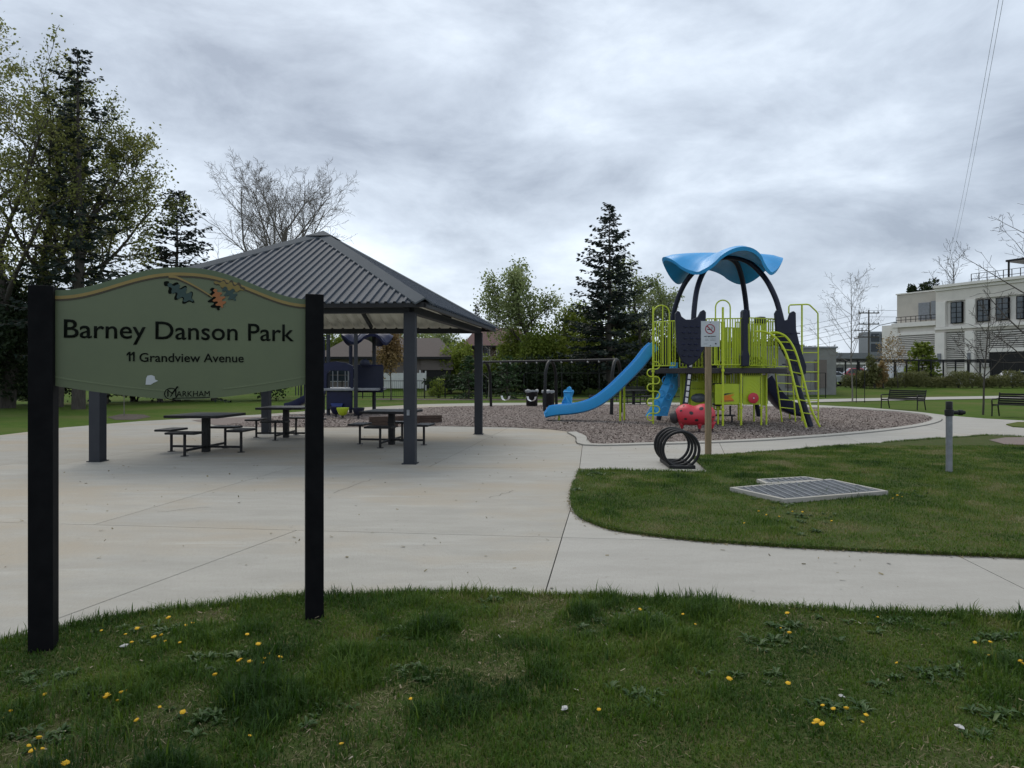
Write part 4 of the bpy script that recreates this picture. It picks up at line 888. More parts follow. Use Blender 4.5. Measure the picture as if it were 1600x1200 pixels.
for (t, a, r) in ((-.75, 150, .035), (-.55, 200, .042), (-.28, 165, .055), (.22, 140, .062), (-.02, 205, .05), (.48, 195, .055), (.62, 160, .05), (.5, 118, .05), (-.6, 118, .028), (.8, 190, .04)):
    a = math.radians(a) ; 
    def on(t_, a_, e=.006):
        rr = bug_r(t_); aa = a_; dip = .075 * math.exp(-((t_ + .05) / .28) ** 2)
        cy_, sz_ = math.cos(aa), math.sin(aa)
        return Vector((t_ * .56, (.36 * rr + e) * cy_, zb + .02 + (((.335 * rr - dip) + e) * sz_ if sz_ > 0 else (.285 * rr + e) * sz_)))
    a = PI + (PI - a) if False else a
    ctr = on(t, a); ring = [on(t + r / .56 * math.cos(x), a + r / .34 * math.sin(x)) for x in [2 * PI * k_ / 12 for k_ in range(12)]]
    # keep the spots on the side that faces -y
    vv = [ctr] + ring; MB().add(vv, [(0, 1 + k_, 1 + (k_ + 1) % 12) for k_ in range(12)]).build('spot', M['charcoal'], shell, fix=False)
q = MB(); q.lathe([(.03, -.17), (.13, -.13), (.185, -.02), (.17, .09), (.09, .16), (.01, .18)], (-.56, 0, zb - .05), 14, .75, 1.0); q.build('head', M['charcoal'], bug, smooth=True)
for x, y in ((-.36, .0), (.10, -.12), (.46, 0)):
    q = MB(); q.lathe([(.12, zb - .16), (.06, zb - .27), (.03, .10), (.03, 0)][::-1], (x, y, 0), 10); q.build('leg', M['red'], bug, smooth=True)
    MB().tube([(x, y, .0), (x, y, .10)], .032, 8).build('spring', M['charcoal'], bug)

# ================================================================== NO SMOKING SIGN
Yn = 1707 / 128; npx = P(1106.5, 0, Yn).x
ns = thing('no_smoking_sign', 'white no smoking placard on a square wooden post at the path edge', 'sign', (npx, Yn, 0), 0.0)
MB().box((0, 0, 1.09), (.105, .105, 2.18)).build('post', M['wood'], ns, bevel=.006)
zc = zt(522, Yn); pl_ = MB().box((.025, -.058, zc), (.362, .006, .50)).build('placard', M['placard'], ns, bevel=.002)
def pt(u, w): return (.025 + u, -.0655, zc + w)
q = MB(); nr_ = 32; vs = []
for k_ in range(nr_):
    a = 2 * PI * k_ / nr_
    for r, y in ((.096, -.0655), (.080, -.0655), (.080, -.0605), (.096, -.0605)): vs.append((.025 - .005 + r * math.cos(a), y, zc + .095 + r * math.sin(a)))
q.add(vs, [(k_ * 4 + j, k_ * 4 + (j + 1) % 4, ((k_ + 1) % nr_) * 4 + (j + 1) % 4, ((k_ + 1) % nr_) * 4 + j) for k_ in range(nr_) for j in range(4)]); q.build('ban_ring', M['placardred'], pl_)
MB().beam((.02 - .060, -.0645, zc + .095 + .060), (.02 + .060, -.0645, zc + .095 - .060), .006, .018, up=(.7, 0, .7)).build('ban_slash', M['placardred'], pl_)
q = MB(); q.box((.02 - .012, -.0625, zc + .088), (.08, .003, .016)); q.build('cigarette', M['signdark'], pl_)
q = MB(); q.tube([(.02 + .035, -.0625, zc + .098), (.02 + .045, -.0625, zc + .115), (.02 + .03, -.0625, zc + .125), (.02 + .04, -.0625, zc + .145)], .004, 5); q.build('smoke_mark', M['signdark'], pl_)
text('NO SMOKING', .025 - .115, .025 + .105, zc - .060, -.0635, M['signdark'], bold=.02, parent=pl_, capz=.022)
q = MB()
for w, segs in ((-.098, ((-.10, -.04), (-.02, .01), (.02, .10))), (-.124, ((-.10, -.03), (-.01, .10))), (-.195, ((-.13, -.06),))):
    for a, b in segs: q.box((.025 + (a + b) / 2, -.0620, zc + w), (b - a, .002, .007))
q.build('fine_print', M['galv'], pl_, kind='stuff')
MB().box((.025 + .105, -.062, zc - .19), (.026, .003, .026)).build('emblem', M['signdark'], pl_)
for w in (.225, -.225): MB().lathe([(.008, 0), (.008, .004)], (0, 0, 0), 8).build('bolt', M['blackmetal'], pl_).matrix_local = Matrix.Translation((.025, -.061, zc + w)) @ Matrix.Rotation(PI / 2, 4, 'X')

# ================================================================== BIKE RACK
bx, by = 2.90, 12.05
rack = thing('bike_rack', 'black bike rack of four upright rings on a low frame', 'bike rack', (bx, by, 0), -0.05)
for i in range(4):
    y = -.42 + .28 * i; pts = [(.305 * math.cos(a), y, .318 + .305 * math.sin(a)) for a in [2 * PI * k_ / 40 for k_ in range(40)]]
    MB().tube(pts, .026, 8, closed=True).build('ring', M['blackmetal'], rack, smooth=True)
for sx in (-.17, .19): MB().beam((sx, -.5, .03), (sx, .52, .03), .075, .055).build('base_rail', M['blackmetal'], rack, bevel=.006)
for y in (-.47, .49): MB().beam((-.17, y, .027), (.19, y, .027), .07, .05).build('cross_bar', M['blackmetal'], rack, bevel=.006)

# ================================================================== FLOOR GRATES
def grate(corners, label, nstrip):
    c = [Vector((*G(*p), 0)) for p in corners]; ctr = sum(c, Vector()) / 4
    t = thing('floor_grate', label, 'grate', tuple(ctr), 0, 'metal grates set in concrete frames in the lawn'); c = [v - ctr for v in c]
    z1 = .085; fr = .055
    def Q(u, v, z): return c[0].lerp(c[1], u).lerp(c[3].lerp(c[2], u), v) + Vector((0, 0, z))
    lu = (c[1] - c[0]).length; lv = (c[3] - c[0]).length; fu, fv = fr / lu, fr / lv
    for a, b, u0, u1, v0, v1 in ((0, 0, 0, 1, 0, fv), (0, 0, 0, 1, 1 - fv, 1), (0, 0, 0, fu, fv, 1 - fv), (0, 0, 1 - fu, 1, fv, 1 - fv)):
        q = MB(); v_ = [Q(u0, v0, -.02), Q(u1, v0, -.02), Q(u1, v1, -.02), Q(u0, v1, -.02), Q(u0, v0, z1), Q(u1, v0, z1), Q(u1, v1, z1), Q(u0, v1, z1)]
        q.add(v_, [(3, 2, 1, 0), (4, 5, 6, 7), (0, 1, 5, 4), (1, 2, 6, 5), (2, 3, 7, 6), (3, 0, 4, 7)]); q.build('concrete_rim', M['path'], t, bevel=.006)
    q = MB(); q.add([Q(fu, fv, .02), Q(1 - fu, fv, .02), Q(1 - fu, 1 - fv, .02), Q(fu, 1 - fv, .02)], [(0, 1, 2, 3)]); q.build('pit', M['joint'], t, fix=False)
    inn = [Q(fu, fv, 0), Q(1 - fu, fv, 0), Q(1 - fu, 1 - fv, 0), Q(fu, 1 - fv, 0)]
    def yr(x):
        ys_ = []
        for i in range(4):
            p, q_ = inn[i - 1], inn[i]
            if (p.x - x) * (q_.x - x) < 0: ys_.append(p.y + (q_.y - p.y) * (x - p.x) / (q_.x - p.x))
        return (min(ys_), max(ys_)) if len(ys_) == 2 else None
    xa, xb = min(p.x for p in inn), max(p.x for p in inn); n = nstrip
    for i in range(n):
        x0, x1 = xa + (xb - xa) * i / n, xa + (xb - xa) * (i + 1) / n; r0 = yr(x0 + .006)
        g = MB()
        if r0 and r0[1] - r0[0] > .02: g.beam((x0 + .006, r0[0], z1 - .010), (x0 + .006, r0[1], z1 - .010), .016, .03)
        else: g.box((x0 + .012, (yr(x0 + .012) or (0, 0))[0], z1 - .02), (.01, .02, .02))
        f = g.build('grate_panel', M['galvlight'], t); g = MB()
        for j in range(1, 4):
            x = x0 + (x1 - x0) * j / 4; r_ = yr(x)
            if r_: g.beam((x, r_[0], z1 - .018), (x, r_[1], z1 - .018), .007, .026)
        y = -1.0
        while y < 1.0:
            xs_ = [x for x in (x0 + .004, x0 + (x1 - x0) * .33, x0 + (x1 - x0) * .66, x1 - .004) if yr(x) and yr(x)[0] < y < yr(x)[1]]
            if len(xs_) > 1: g.beam((xs_[0], y, z1 - .015), (xs_[-1], y, z1 - .015), .009, .02)
            y += .034
        if g.v: g.build('grate_bars', M['galv'], f, kind='stuff')
grate([(1140, 771), (1226, 791), (1388, 777), (1297, 757)], 'large square grate in a pale concrete frame in the lawn', 15)
grate([(1182, 757.5), (1196, 764.5), (1291, 758.5), (1257, 753)], 'small narrow grate behind the larger one in the lawn', 9)

# ================================================================== STANDPIPE
x, y = G(1483, 740)
t = thing('standpipe', 'grey upright water pipe with black cap and side outlet in the lawn', 'standpipe', (x, y, 0))
MB().lathe([(.055, 0), (.048, .06), (.048, .98)], n=14).build('pipe', M['galv'], t, smooth='auto')
MB().lathe([(.064, .93), (.066, 1.02), (.064, 1.03), (.05, 1.035), (.05, 1.16), (.046, 1.165)], n=14).build('cap', M['blackmetal'], t, smooth='auto')
q = MB(); q.lathe([(.032, 0), (.032, .10), (.045, .105), (.045, .16), (.03, .165), (.03, .20)], (0, 0, 0), 10); q.v = [(.05 + c, b, .985 + a) for a, b, c in q.v]; q.build('side_outlet', M['blackmetal'], t, smooth='auto')

# ================================================================== BENCHES
def make_bench(label, loc, rz_):
    t = thing('park_bench', label, 'bench', loc, rz_, 'black metal slatted benches')
    for i in range(5): MB().box((0, -.20 + .095 * i, .44 + .006 * abs(i - 2)), (1.72, .075, .022)).build('seat_slat', M['blackmetal'], t, bevel=.006)
    for i in range(5): MB().box((0, .25 + .03 * i, .50 + .085 * i), (1.72, .022, .07)).build('back_slat', M['blackmetal'], t, bevel=.006)
    for s in (-.87, .87):
        q = MB()
        q.tube([(s, -.26, 0), (s, -.24, .30), (s, -.26, .62), (s, -.22, .66), (s, .05, .655), (s, .30, .67)], .026, 6)
        q.tube([(s, .34, 0), (s, .24, .38), (s, .29, .55), (s, .38, .90)], .026, 6); q.beam((s, -.25, .42), (s, .26, .42), .035, .045)
        q.build('side_frame', M['blackmetal'], t)
    return t
x, y = G(1410, 639.5); bench = make_bench('black slatted park bench on the curved path beside the playground', (x, y, 0), math.radians(-64))
x, y = G(1596, 652); dup(bench, (x, y, 0), math.radians(-58), 'black slatted park bench where the paths meet, cut by the photo edge')
x, y = G(1003, 630); dup(bench, (x, y + 3, 0), math.radians(10), 'small distant black bench near the fence behind the swing set')

# ================================================================== SWING SET
sw = thing('swing_set', 'black two bay swing frame with three arches behind the blue slide', 'swing set', (1.7, 30.4, 0))
so_ = (1.7, 30.4, 0)
ar = [Vector((4.25, 27.8, 0)), Vector((1.72, 30.4, 0)), Vector((-1.35, 33.0, 0))]; zr = 2.20
for a in ar:
    perp = Vector((.37, .93, 0)); rr = .55
    pts = [a - perp * .85, a - perp * .72 + Vector((0, 0, zr - rr))] + [a - perp * .62 * math.cos(x) + Vector((0, 0, zr - rr + rr * math.sin(x))) for x in [PI * k_ / 8 for k_ in range(1, 8)]] + [a + perp * .72 + Vector((0, 0, zr - rr)), a + perp * .85]
    MB().tube(pts, .07, 10).shift(so_).build('arch_frame', M['blackmetal'], sw, smooth='auto')
for i in range(2): MB().tube([ar[i] + Vector((0, 0, zr)), ar[i + 1] + Vector((0, 0, zr))], .05, 8).shift(so_).build('top_rail', M['blackmetal'], sw)
q = MB()
def swing(bay, f, kind_, label):
    a, b = ar[bay], ar[bay + 1]; d = (b - a).normalized(); c = a.lerp(b, f); t = thing('swing', label, 'swing', tuple(c), math.atan2(-d.y, -d.x)); w = .24
    for s in (-1, 1):
        MB().lathe([(.03, -.09), (.045, -.06), (.045, 0)], (s * w * 1.25, 0, zr - .02), 8).build('hanger', M['chain'], t)
    seatz = .42
    for s in (-1, 1): MB().tube([(s * w * 1.25, 0, zr - .1), (s * w, 0, seatz + .16)], .006, 4).build('chain', M['blackmetal'], t)
    if kind_ == 'belt':
        pts = [(-w, 0, seatz + .16), (-w * .8, 0, seatz + .03), (-w * .4, 0, seatz - .03), (0, 0, seatz - .045), (w * .4, 0, seatz - .03), (w * .8, 0, seatz + .03), (w, 0, seatz + .16)]
        g = MB(); vs_ = [(x_, y_, z_ + dz_) for x_, _, z_ in pts for y_, dz_ in ((-.07, 0), (.07, 0), (.07, .014), (-.07, .014))]; g.add(vs_, [(i_ * 4 + j, i_ * 4 + (j + 1) % 4, i_ * 4 + 4 + (j + 1) % 4, i_ * 4 + 4 + j) for i_ in range(6) for j in range(4)]); g.build('belt_seat', M['white'], t)
    elif kind_ == 'chair':
        pl = [(-.26, 0), (-.3, .08), (-.24, .12), (-.2, .35), (-.25, .52), (-.22, .58), (-.13, .58), (-.09, .66), (0, .70), (.09, .66), (.13, .58), (.22, .58), (.25, .52), (.2, .35), (.24, .12), (.3, .08), (.26, 0)]
        b_ = MB().prism([(a_ * 1.1, .20 + z_ * 1.25) for a_, z_ in pl], lambda a_, z_, d_: (a_, d_ + .20 * (z_ - .2), z_), -.03, .05).build('moulded_back', M['blue'], t, bevel=.02)
        MB().box((0, -.22, .24), (.46, .42, .09)).build('moulded_seat', M['blue'], t, bevel=.03)
        g = MB(); g.tube([(-.2, -.06, .36), (-.1, -.07, .5), (.0, -.02, .62), (.1, -.07, .5), (.2, -.06, .36)], .035, 8); g.tube([(-.25, .08, .83), (.25, .08, .83)], .035, 8); g.build('harness', M['blue'], t)
    else:
        g = MB(); g.lathe([(.10, 0), (.17, .06), (.19, .22), (.17, .34), (.15, .34), (.16, .1)], (0, 0, seatz - .02), 12); g.build('bucket', M['charcoal'], t, smooth='auto')
swing(1, .66, 'belt', 'left most belt swing hanging from the far bay of the swing frame')
swing(1, .27, 'belt', 'belt swing hanging in front of the rubbish bins')
swing(0, .74, 'chair', 'moulded blue swing chair hanging beside the middle arch')
swing(0, .33, 'bucket', 'dark infant bucket swing hanging above the blue slide')

# ================================================================== BINS
def make_bin(label, px, py, Y):
    x = P(px, 0, Y).x; t = thing('litter_bin', label, 'bin', (x, Y, 0), .2, 'black round litter bins by the swings')
    MB().lathe([(.26, 0), (.29, .04), (.30, .72), (.31, .74), (.31, .79), (.28, .80)], n=18).build('barrel', M['blackmetal'], t, smooth='auto')
    q = MB(); r_ = random.Random(3); vs = []; n = 20
    for z, r in ((.70, .318), (.78, .33), (.82, .30), (.81, .24)):
        for k_ in range(n): a = 2 * PI * k_ / n; rr = r * (1 + r_.uniform(-.05, .09)); vs.append((rr * math.cos(a), rr * math.sin(a), z + r_.uniform(-.04, .03)))
    q.add(vs, [(i * n + k_, i * n + (k_ + 1) % n, (i + 1) * n + (k_ + 1) % n, (i + 1) * n + k_) for i in range(3) for k_ in range(n)]); q.build('bin_bag', M['galvlight'], t, smooth=True)
    return t
b_ = make_bin('black litter bin with a pale bag folded over its rim left of the swing arch', 831, 0, 34.5)
dup(b_, (P(857, 0, 33.5).x, 33.5, 0), 1.4, 'black litter bin with pale rim bag behind the middle swing arch')

# ================================================================== SMALL NAVY PLAY STRUCTURE behind the shelter
Yt = 27.0
tot = thing('toddler_play_structure', 'small navy blue play structure seen through the open shelter', 'playground', (P(545, 0, Yt).x, Yt, 0)); to = (P(545, 0, Yt).x, Yt, 0)
def tb(mb, name, m, **kw): return mb.shift(to).build(name, M[m], tot, **kw)
for px, Y, m in ((556, 26.2, 'steel'), (584.5, 27.6, 'steel'), (513, 26.6, 'steel'), (505, 28.2, 'navy'), (548, 28.2, 'navy')):
    x = P(px, 0, Y).x; tb(MB().tube([(x, Y, 0), (x, Y, 3.15)], .075, 12), 'post', m, smooth='auto')
tb(MB().box((P(550, 0, 27).x, 27.2, 1.02), (2.3, 1.9, .10)), 'deck', 'galv', bevel=.02)
x0, x1, Y = P(500, 0, 26.5).x, P(553, 0, 26.5).x, 26.4; w = x1 - x0
arch = [(x0, 1.05), (x0, zt(572, Y)), (x0 + w * .2, zt(567, Y)), (x0 + w * .5, zt(564.5, Y)), (x0 + w * .8, zt(567, Y)), (x1, zt(572, Y)), (x1, 1.05), (x1 - .10, 1.05), (x1 - .10, zt(583, Y)), (x1 - .2, zt(579, Y)), (x0 + .42, zt(579, Y)), (x0 + .30, zt(584, Y)), (x0 + .28, 1.05)]
tb(MB().prism(arch, lambda a, b, d: (a, Y + d, b), -.05, .05), 'arch_panel', 'navyblue')
for px in (520, 527.5, 539.5, 544): tb(MB().tube([P(px, 580, 27.6), P(px, 614, 27.6)], .022, 6), 'bar', 'galv')
bb = tb(MB().box(((P(511, 0, Y).x + P(551, 0, Y).x) / 2, Y, .60), (P(551, 0, Y).x - P(511, 0, Y).x, .07, .72)), 'lower_wall', 'navyblue', bevel=.03)
q = MB(); c = P(528, 634, Y); q.prism([(-.23, .10), (.23, .10), (.22, .05), (.15, -.12), (-.15, -.12), (-.22, .05)], lambda a, b, d: (c.x + a, Y - .05 + d, c.z + b), -.14, 0); tb(q, 'hopper', 'royal', bevel=.01)
for i in range(10): px = 560 + 37 * i / 9; tb(MB().beam(P(px, 571, 26.9), P(px, 612, 26.9), .11, .04, up=(0, -1, 0)), 'wall_slat', 'navy')
tb(MB().tube([P(556, 571, 26.9), P(598, 571, 26.9)], .035, 6), 'top_rail', 'navyblue'); tb(MB().tube([P(556, 612, 26.9), P(598, 612, 26.9)], .035, 6), 'bottom_rail', 'navyblue')
tb(MB().lathe([(.16, 0), (.20, .1), (.17, .24), (.02, .3)], tuple(P(570, 573, 26.6)), 12, 1, .5), 'flower_knob', 'navy', smooth=True)
canopy(P(574, 0, 27.2).x, 27.2, 3.30, .95, .4, .16, .25, 'navyblue', tot, to)
path = [Vector(p) for p in spline([tuple(P(*p)) for p in [(506, 615, 27.4), (495, 618, 27.4), (478, 628, 27.3), (460, 637, 27.2), (448, 640, 27.2)]], 5)]; vs = []; nP = len(path)
for i, p in enumerate(path):
    for a, h_ in prof: vs.append(p + Vector((0, a, h_ * .9)))
tb(MB().add(vs, [(i * m_n + k_, i * m_n + (k_ + 1) % m_n, (i + 1) * m_n + (k_ + 1) % m_n, (i + 1) * m_n + k_) for i in range(nP - 1) for k_ in range(m_n)] + [tuple(range(m_n)), tuple((nP - 1) * m_n + k_ for k_ in range(m_n))]), 'slide', 'navyblue', smooth='auto')
for i in range(9): px = 462 + 36 * i / 8; tb(MB().tube([P(px, 585, 28), P(px, 618, 28)], .02, 5), 'bar', 'navy')
tb(MB().tube([P(460, 585, 28), P(503, 585, 28)], .03, 6), 'top_rail', 'navy')
for px, py, Y, m, lab in ((535.5, 656, 24.6, 'limeplastic', 'lime green bowl shaped spinner seat by the navy play structure'), (525, 655, 25.4, 'navyblue', 'blue bowl shaped spinner seat half behind the lime one'), (560, 656, 24.6, 'navy', 'dark navy bowl shaped spinner seat right of the lime one')):
    x = P(px, 0, Y).x; t = thing('spinner_seat', lab, 'play seat', (x, Y, 0), 0, 'bowl spinner seats')
    MB().lathe([(.08, .12), (.14, .16), (.19, .28), (.22, .36), (.22, .40), (.19, .40), (.15, .30), (.01, .27)], n=16).build('bowl', M[m], t, smooth='auto'); MB().tube([(0, 0, 0), (0, 0, .2)], .04, 8).build('stem', M['charcoal'], t)
# timber beams on the chips
t = thing('timber_edging', 'low dark timber beams lying behind the right picnic table', 'timber beams', (P(630, 0, 22.5).x, 22.5, 0))
for px0, px1, Y0, Y1, z0, z1 in ((577, 621, 20.6, 20.9, .0, .33), (616, 655, 22.0, 22.3, .0, .27), (652, 690, 22.4, 22.6, .03, .26)):
    a, b = P(px0, 0, Y0), P(px1, 0, Y1); zz_ = (z1 - z0) / 2
    for j in range(2):
        za = z0 + zz_ * (j + .5); MB().beam((a.x, Y0, za), (b.x, Y1, za), .24 - .01 * j, zz_ - .006).shift(t.location).build('timber', M['timber'], t, bevel=.012)
# ================================================================== VEGETATION
ORD = ['first', 'second', 'third', 'fourth', 'fifth', 'sixth', 'seventh', 'eighth', 'ninth', 'tenth', 'eleventh']
class Tree:
    def __init__(s, seed): s.r = np.random.RandomState(seed); s.v = []; s.f = []; s.n = 0; s.tips = []
    def tube(s, P_, R, k):
        P_ = np.asarray(P_); m = len(P_); t = np.gradient(P_, axis=0); t /= np.linalg.norm(t, axis=1, keepdims=True) + 1e-9
        ref = np.array([0.31, 0.17, 0.05]) if abs(t[0, 2]) > .8 else np.array([0.05, 0.1, 1.0])
        a = np.cross(t, ref); a /= np.linalg.norm(a, axis=1, keepdims=True) + 1e-9; b = np.cross(t, a)
        ang = 2 * PI * np.arange(k) / k
        v = P_[:, None] + (a[:, None] * np.cos(ang)[None, :, None] + b[:, None] * np.sin(ang)[None, :, None]) * np.asarray(R)[:, None, None]
        i = np.arange(m - 1)[:, None] * k; j = np.arange(k)[None]; j2 = (j + 1) % k
        s.f.append((np.stack([i + j, i + j2, i + k + j2, i + k + j], -1).reshape(-1, 4)) + s.n); s.v.append(v.reshape(-1, 3)); s.n += m * k
    def grow(s, p, d, L_, r0, lv, cf):
        r = s.r; n = cf['seg'][lv]; pts = [np.array(p, float)]; d = np.array(d, float); d /= np.linalg.norm(d); dirs = [d]
        for i in range(n):
            d = d + r.normal(0, cf['wander'][lv], 3) + np.array([0, 0, cf['up'][lv]]); d /= np.linalg.norm(d); pts.append(pts[-1] + d * L_ / n); dirs.append(d)
        R = r0 * (1 - np.linspace(0, 1, n + 1) * (1 - cf['taper'][lv])); R = np.maximum(R, cf['rmin']); s.tube(pts, R, cf['sides'][lv]); pts = np.array(pts)
        if lv >= cf['leaf_lv']:
            for i in range(1, n + 1): s.tips.append(pts[i])
        if lv >= cf['max']: return
        nc = cf['n'][lv]; st = cf['start'][lv]
        for c in range(nc):
            t = st + (1 - st) * (c + r.uniform(.1, .9)) / nc; q = t * n; i = min(int(q), n - 1); f = q - i; pos = pts[i] * (1 - f) + pts[i + 1] * f; dd = dirs[i + 1]
            az = c * 2.4 + r.uniform(-.5, .5); an = math.radians(cf['ang'][lv]) * r.uniform(.75, 1.25)
            a = np.cross(dd, [0.2, 0.9, 0.1]); a /= np.linalg.norm(a); b = np.cross(dd, a); nd = dd * math.cos(an) + (a * math.cos(az) + b * math.sin(az)) * math.sin(an)
            s.grow(pos, nd, L_ * cf['len'][lv] * r.uniform(.7, 1.2) * (1 - cf.get('tipshrink', .5) * (t - st) / (1 - st + 1e-6)), max(cf['rmin'], R[i] * cf.get('rratio', .55)), lv + 1, cf)
    def wood(s, name, m, parent): return link(name, np_mesh(name, np.concatenate(s.v), np.concatenate(s.f)), m, parent, smooth=True)
def leaf_cards(name, C, size, m, parent, seed, asp=.62, tint=None, kind=None, droop=0.0):
    r = np.random.RandomState(seed); n = len(C); d = r.normal(0, 1, (n, 3)); d[:, 2] -= droop; d /= np.linalg.norm(d, axis=1, keepdims=True); w = np.cross(d, r.normal(0, 1, (n, 3))); w /= np.linalg.norm(w, axis=1, keepdims=True) + 1e-9
    sz_ = size * r.uniform(.6, 1.35, (n, 1)); d = d * sz_; w = w * sz_ * asp / 2; v = np.stack([C, C + d * .5 + w, C + d, C + d * .5 - w], 1).reshape(-1, 3)
    if tint is None: tint = np.clip(r.normal(.5, .22, n), 0, 1)
    return link(name, np_mesh(name, v, np.arange(4 * n).reshape(-1, 4), {'tint': np.repeat(tint, 4)}), m, parent, kind=kind)
def scatter(tips, n, spread, seed):
    r = np.random.RandomState(seed); t = np.asarray(tips); i = r.randint(0, len(t), n); return t[i] + r.normal(0, spread, (n, 3)), i
def broadleaf(name, label, cat, base, hgt, r0, seed, cf, leaf_m, nleaf, lsize, spread, bark='bark', lean=(0, 0), group=None, limbs=None, trunk_f=.5):
    t = thing(name, label, cat, base, 0, group); T = Tree(seed)
    T.grow((0, 0, -.05), (lean[0], lean[1], 1), hgt * trunk_f * 1.1, r0, 0, cf); T.wood('trunk', M[bark], t)
    if nleaf:
        C, i = scatter(T.tips, nleaf, spread, seed + 1); q = np.asarray(T.tips)[i]; tn = np.clip(.5 + .6 * (fbm(q[:, 0] * .6 + 7, q[:, 2] * .6 + q[:, 1] * .3, seed, 2) - .5) * 2 + np.random.RandomState(seed + 2).normal(0, .13, len(C)), 0, 1)
        leaf_cards('crown', C, lsize, M[leaf_m], t, seed + 3, tint=tn)
    return t
CF_BIG = dict(seg=[9, 7, 5, 4], wander=[.07, .13, .18, .2], up=[.03, .08, .05, .02], taper=[.35, .25, .3, .5], sides=[9, 6, 4, 3], n=[11, 8, 6, 0], start=[.28, .25, .2, 0], ang=[42, 45, 48, 0], len=[.62, .5, .48, 0], rmin=.012, leaf_lv=2, max=3, tipshrink=.45)
CF_BARE = dict(seg=[8, 7, 6, 4, 3], wander=[.05, .09, .13, .16, .2], up=[.03, .07, .05, .03, .02], taper=[.3, .2, .2, .3, .5], sides=[8, 6, 4, 3, 3], n=[13, 9, 7, 5, 0], start=[.22, .2, .15, .15, 0], ang=[38, 40, 42, 42, 0], len=[.72, .52, .5, .5, 0], rmin=.011, leaf_lv=3, max=4, tipshrink=.4)
CF_SAP = dict(seg=[8, 5, 4], wander=[.03, .10, .15], up=[.02, .06, .03], taper=[.25, .25, .4], sides=[6, 4, 3], n=[16, 5, 0], start=[.35, .25, 0], ang=[42, 40, 0], len=[.42, .42, 0], rmin=.007, leaf_lv=1, max=2, tipshrink=.5)
def spruce(label, base, hgt, wid, seed, m='needle', zb=.06, dens=1.0, droop=.25, group=None, irregular=.18, card=.42, name='spruce_tree', power=.85, cw=.2):
    t = thing(name, label, 'tree', base, 0, group); T = Tree(seed); r = T.r
    T.tube([(r.normal(0, .03), r.normal(0, .03), z) for z in np.linspace(-.05, hgt * .985, 12)], np.linspace(hgt * .016 + .03, .012, 12), 7)
    C = []; D = []; S_ = []; z = hgt * zb
    while z < hgt * .985:
        f = z / hgt; Lm = wid * (1 - f) ** power + .12
        for _ in range(max(3, int(r.uniform(4, 7) * dens))):
            a = r.uniform(0, 2 * PI); Lb = Lm * r.uniform(1 - irregular * 2.2, 1 + irregular); zz0 = z + r.uniform(-.2, .2); el = .38 * f - .12 + r.normal(0, .08)
            n = max(4, int(Lb / .22)); s_ = np.linspace(0, 1, n + 1); rad = s_ * Lb; zc = zz0 + rad * math.tan(el) - droop * Lb * s_ ** 1.5 * (1 - f) + .16 * Lb * s_ ** 3; pts = np.stack([rad * math.cos(a), rad * math.sin(a), zc], -1)
            T.tube(pts[::max(1, n // 4)], np.linspace(.012 + .010 * Lb, .006, len(pts[::max(1, n // 4)])), 3)
            out = np.array([math.cos(a), math.sin(a), 0]); sd_ = np.array([-math.sin(a), math.cos(a), 0])
            for i in range(1 if Lb < 1 else 2, n + 1):
                k = 3 if i < n else 5
                for j in range(k):
                    sg = r.choice((-1, 1)) if i < n else r.uniform(-.6, .6); dd = out * r.uniform(.35, .9) + sd_ * sg * r.uniform(.4, 1.0) + np.array([0, 0, r.normal(-.18, .22)]); C.append(pts[i] + r.normal(0, .03, 3)); D.append(dd / np.linalg.norm(dd)); S_.append(min(card, .25 + .16 * Lb) * (1.1 - .45 * s_[i]) * r.uniform(.7, 1.25))
        z += max(.16, hgt * .022) * r.uniform(.8, 1.2)
    for _ in range(8): C.append(np.array([0, 0, hgt * .97])); dd = r.normal(0, .3, 3) + np.array([0, 0, 1]); D.append(dd / np.linalg.norm(dd)); S_.append(.3)
    C, D, S_ = np.array(C), np.array(D), np.array(S_)[:, None]; w = np.cross(D, r.normal(0, 1, C.shape)); w /= np.linalg.norm(w, axis=1, keepdims=True) + 1e-9; w = w * S_ * cw
    v = np.stack([C - w * .5, C + D * S_ * .55 - w, C + D * S_, C + D * S_ * .55 + w], 1).reshape(-1, 3); tn = np.clip(r.normal(.45, .2, len(C)), 0, 1)
    T.wood('trunk', M['bark'], t); link('crown', np_mesh('crown', v, np.arange(len(v)).reshape(-1, 4), {'tint': np.repeat(tn, 4)}), M[m], t); return t
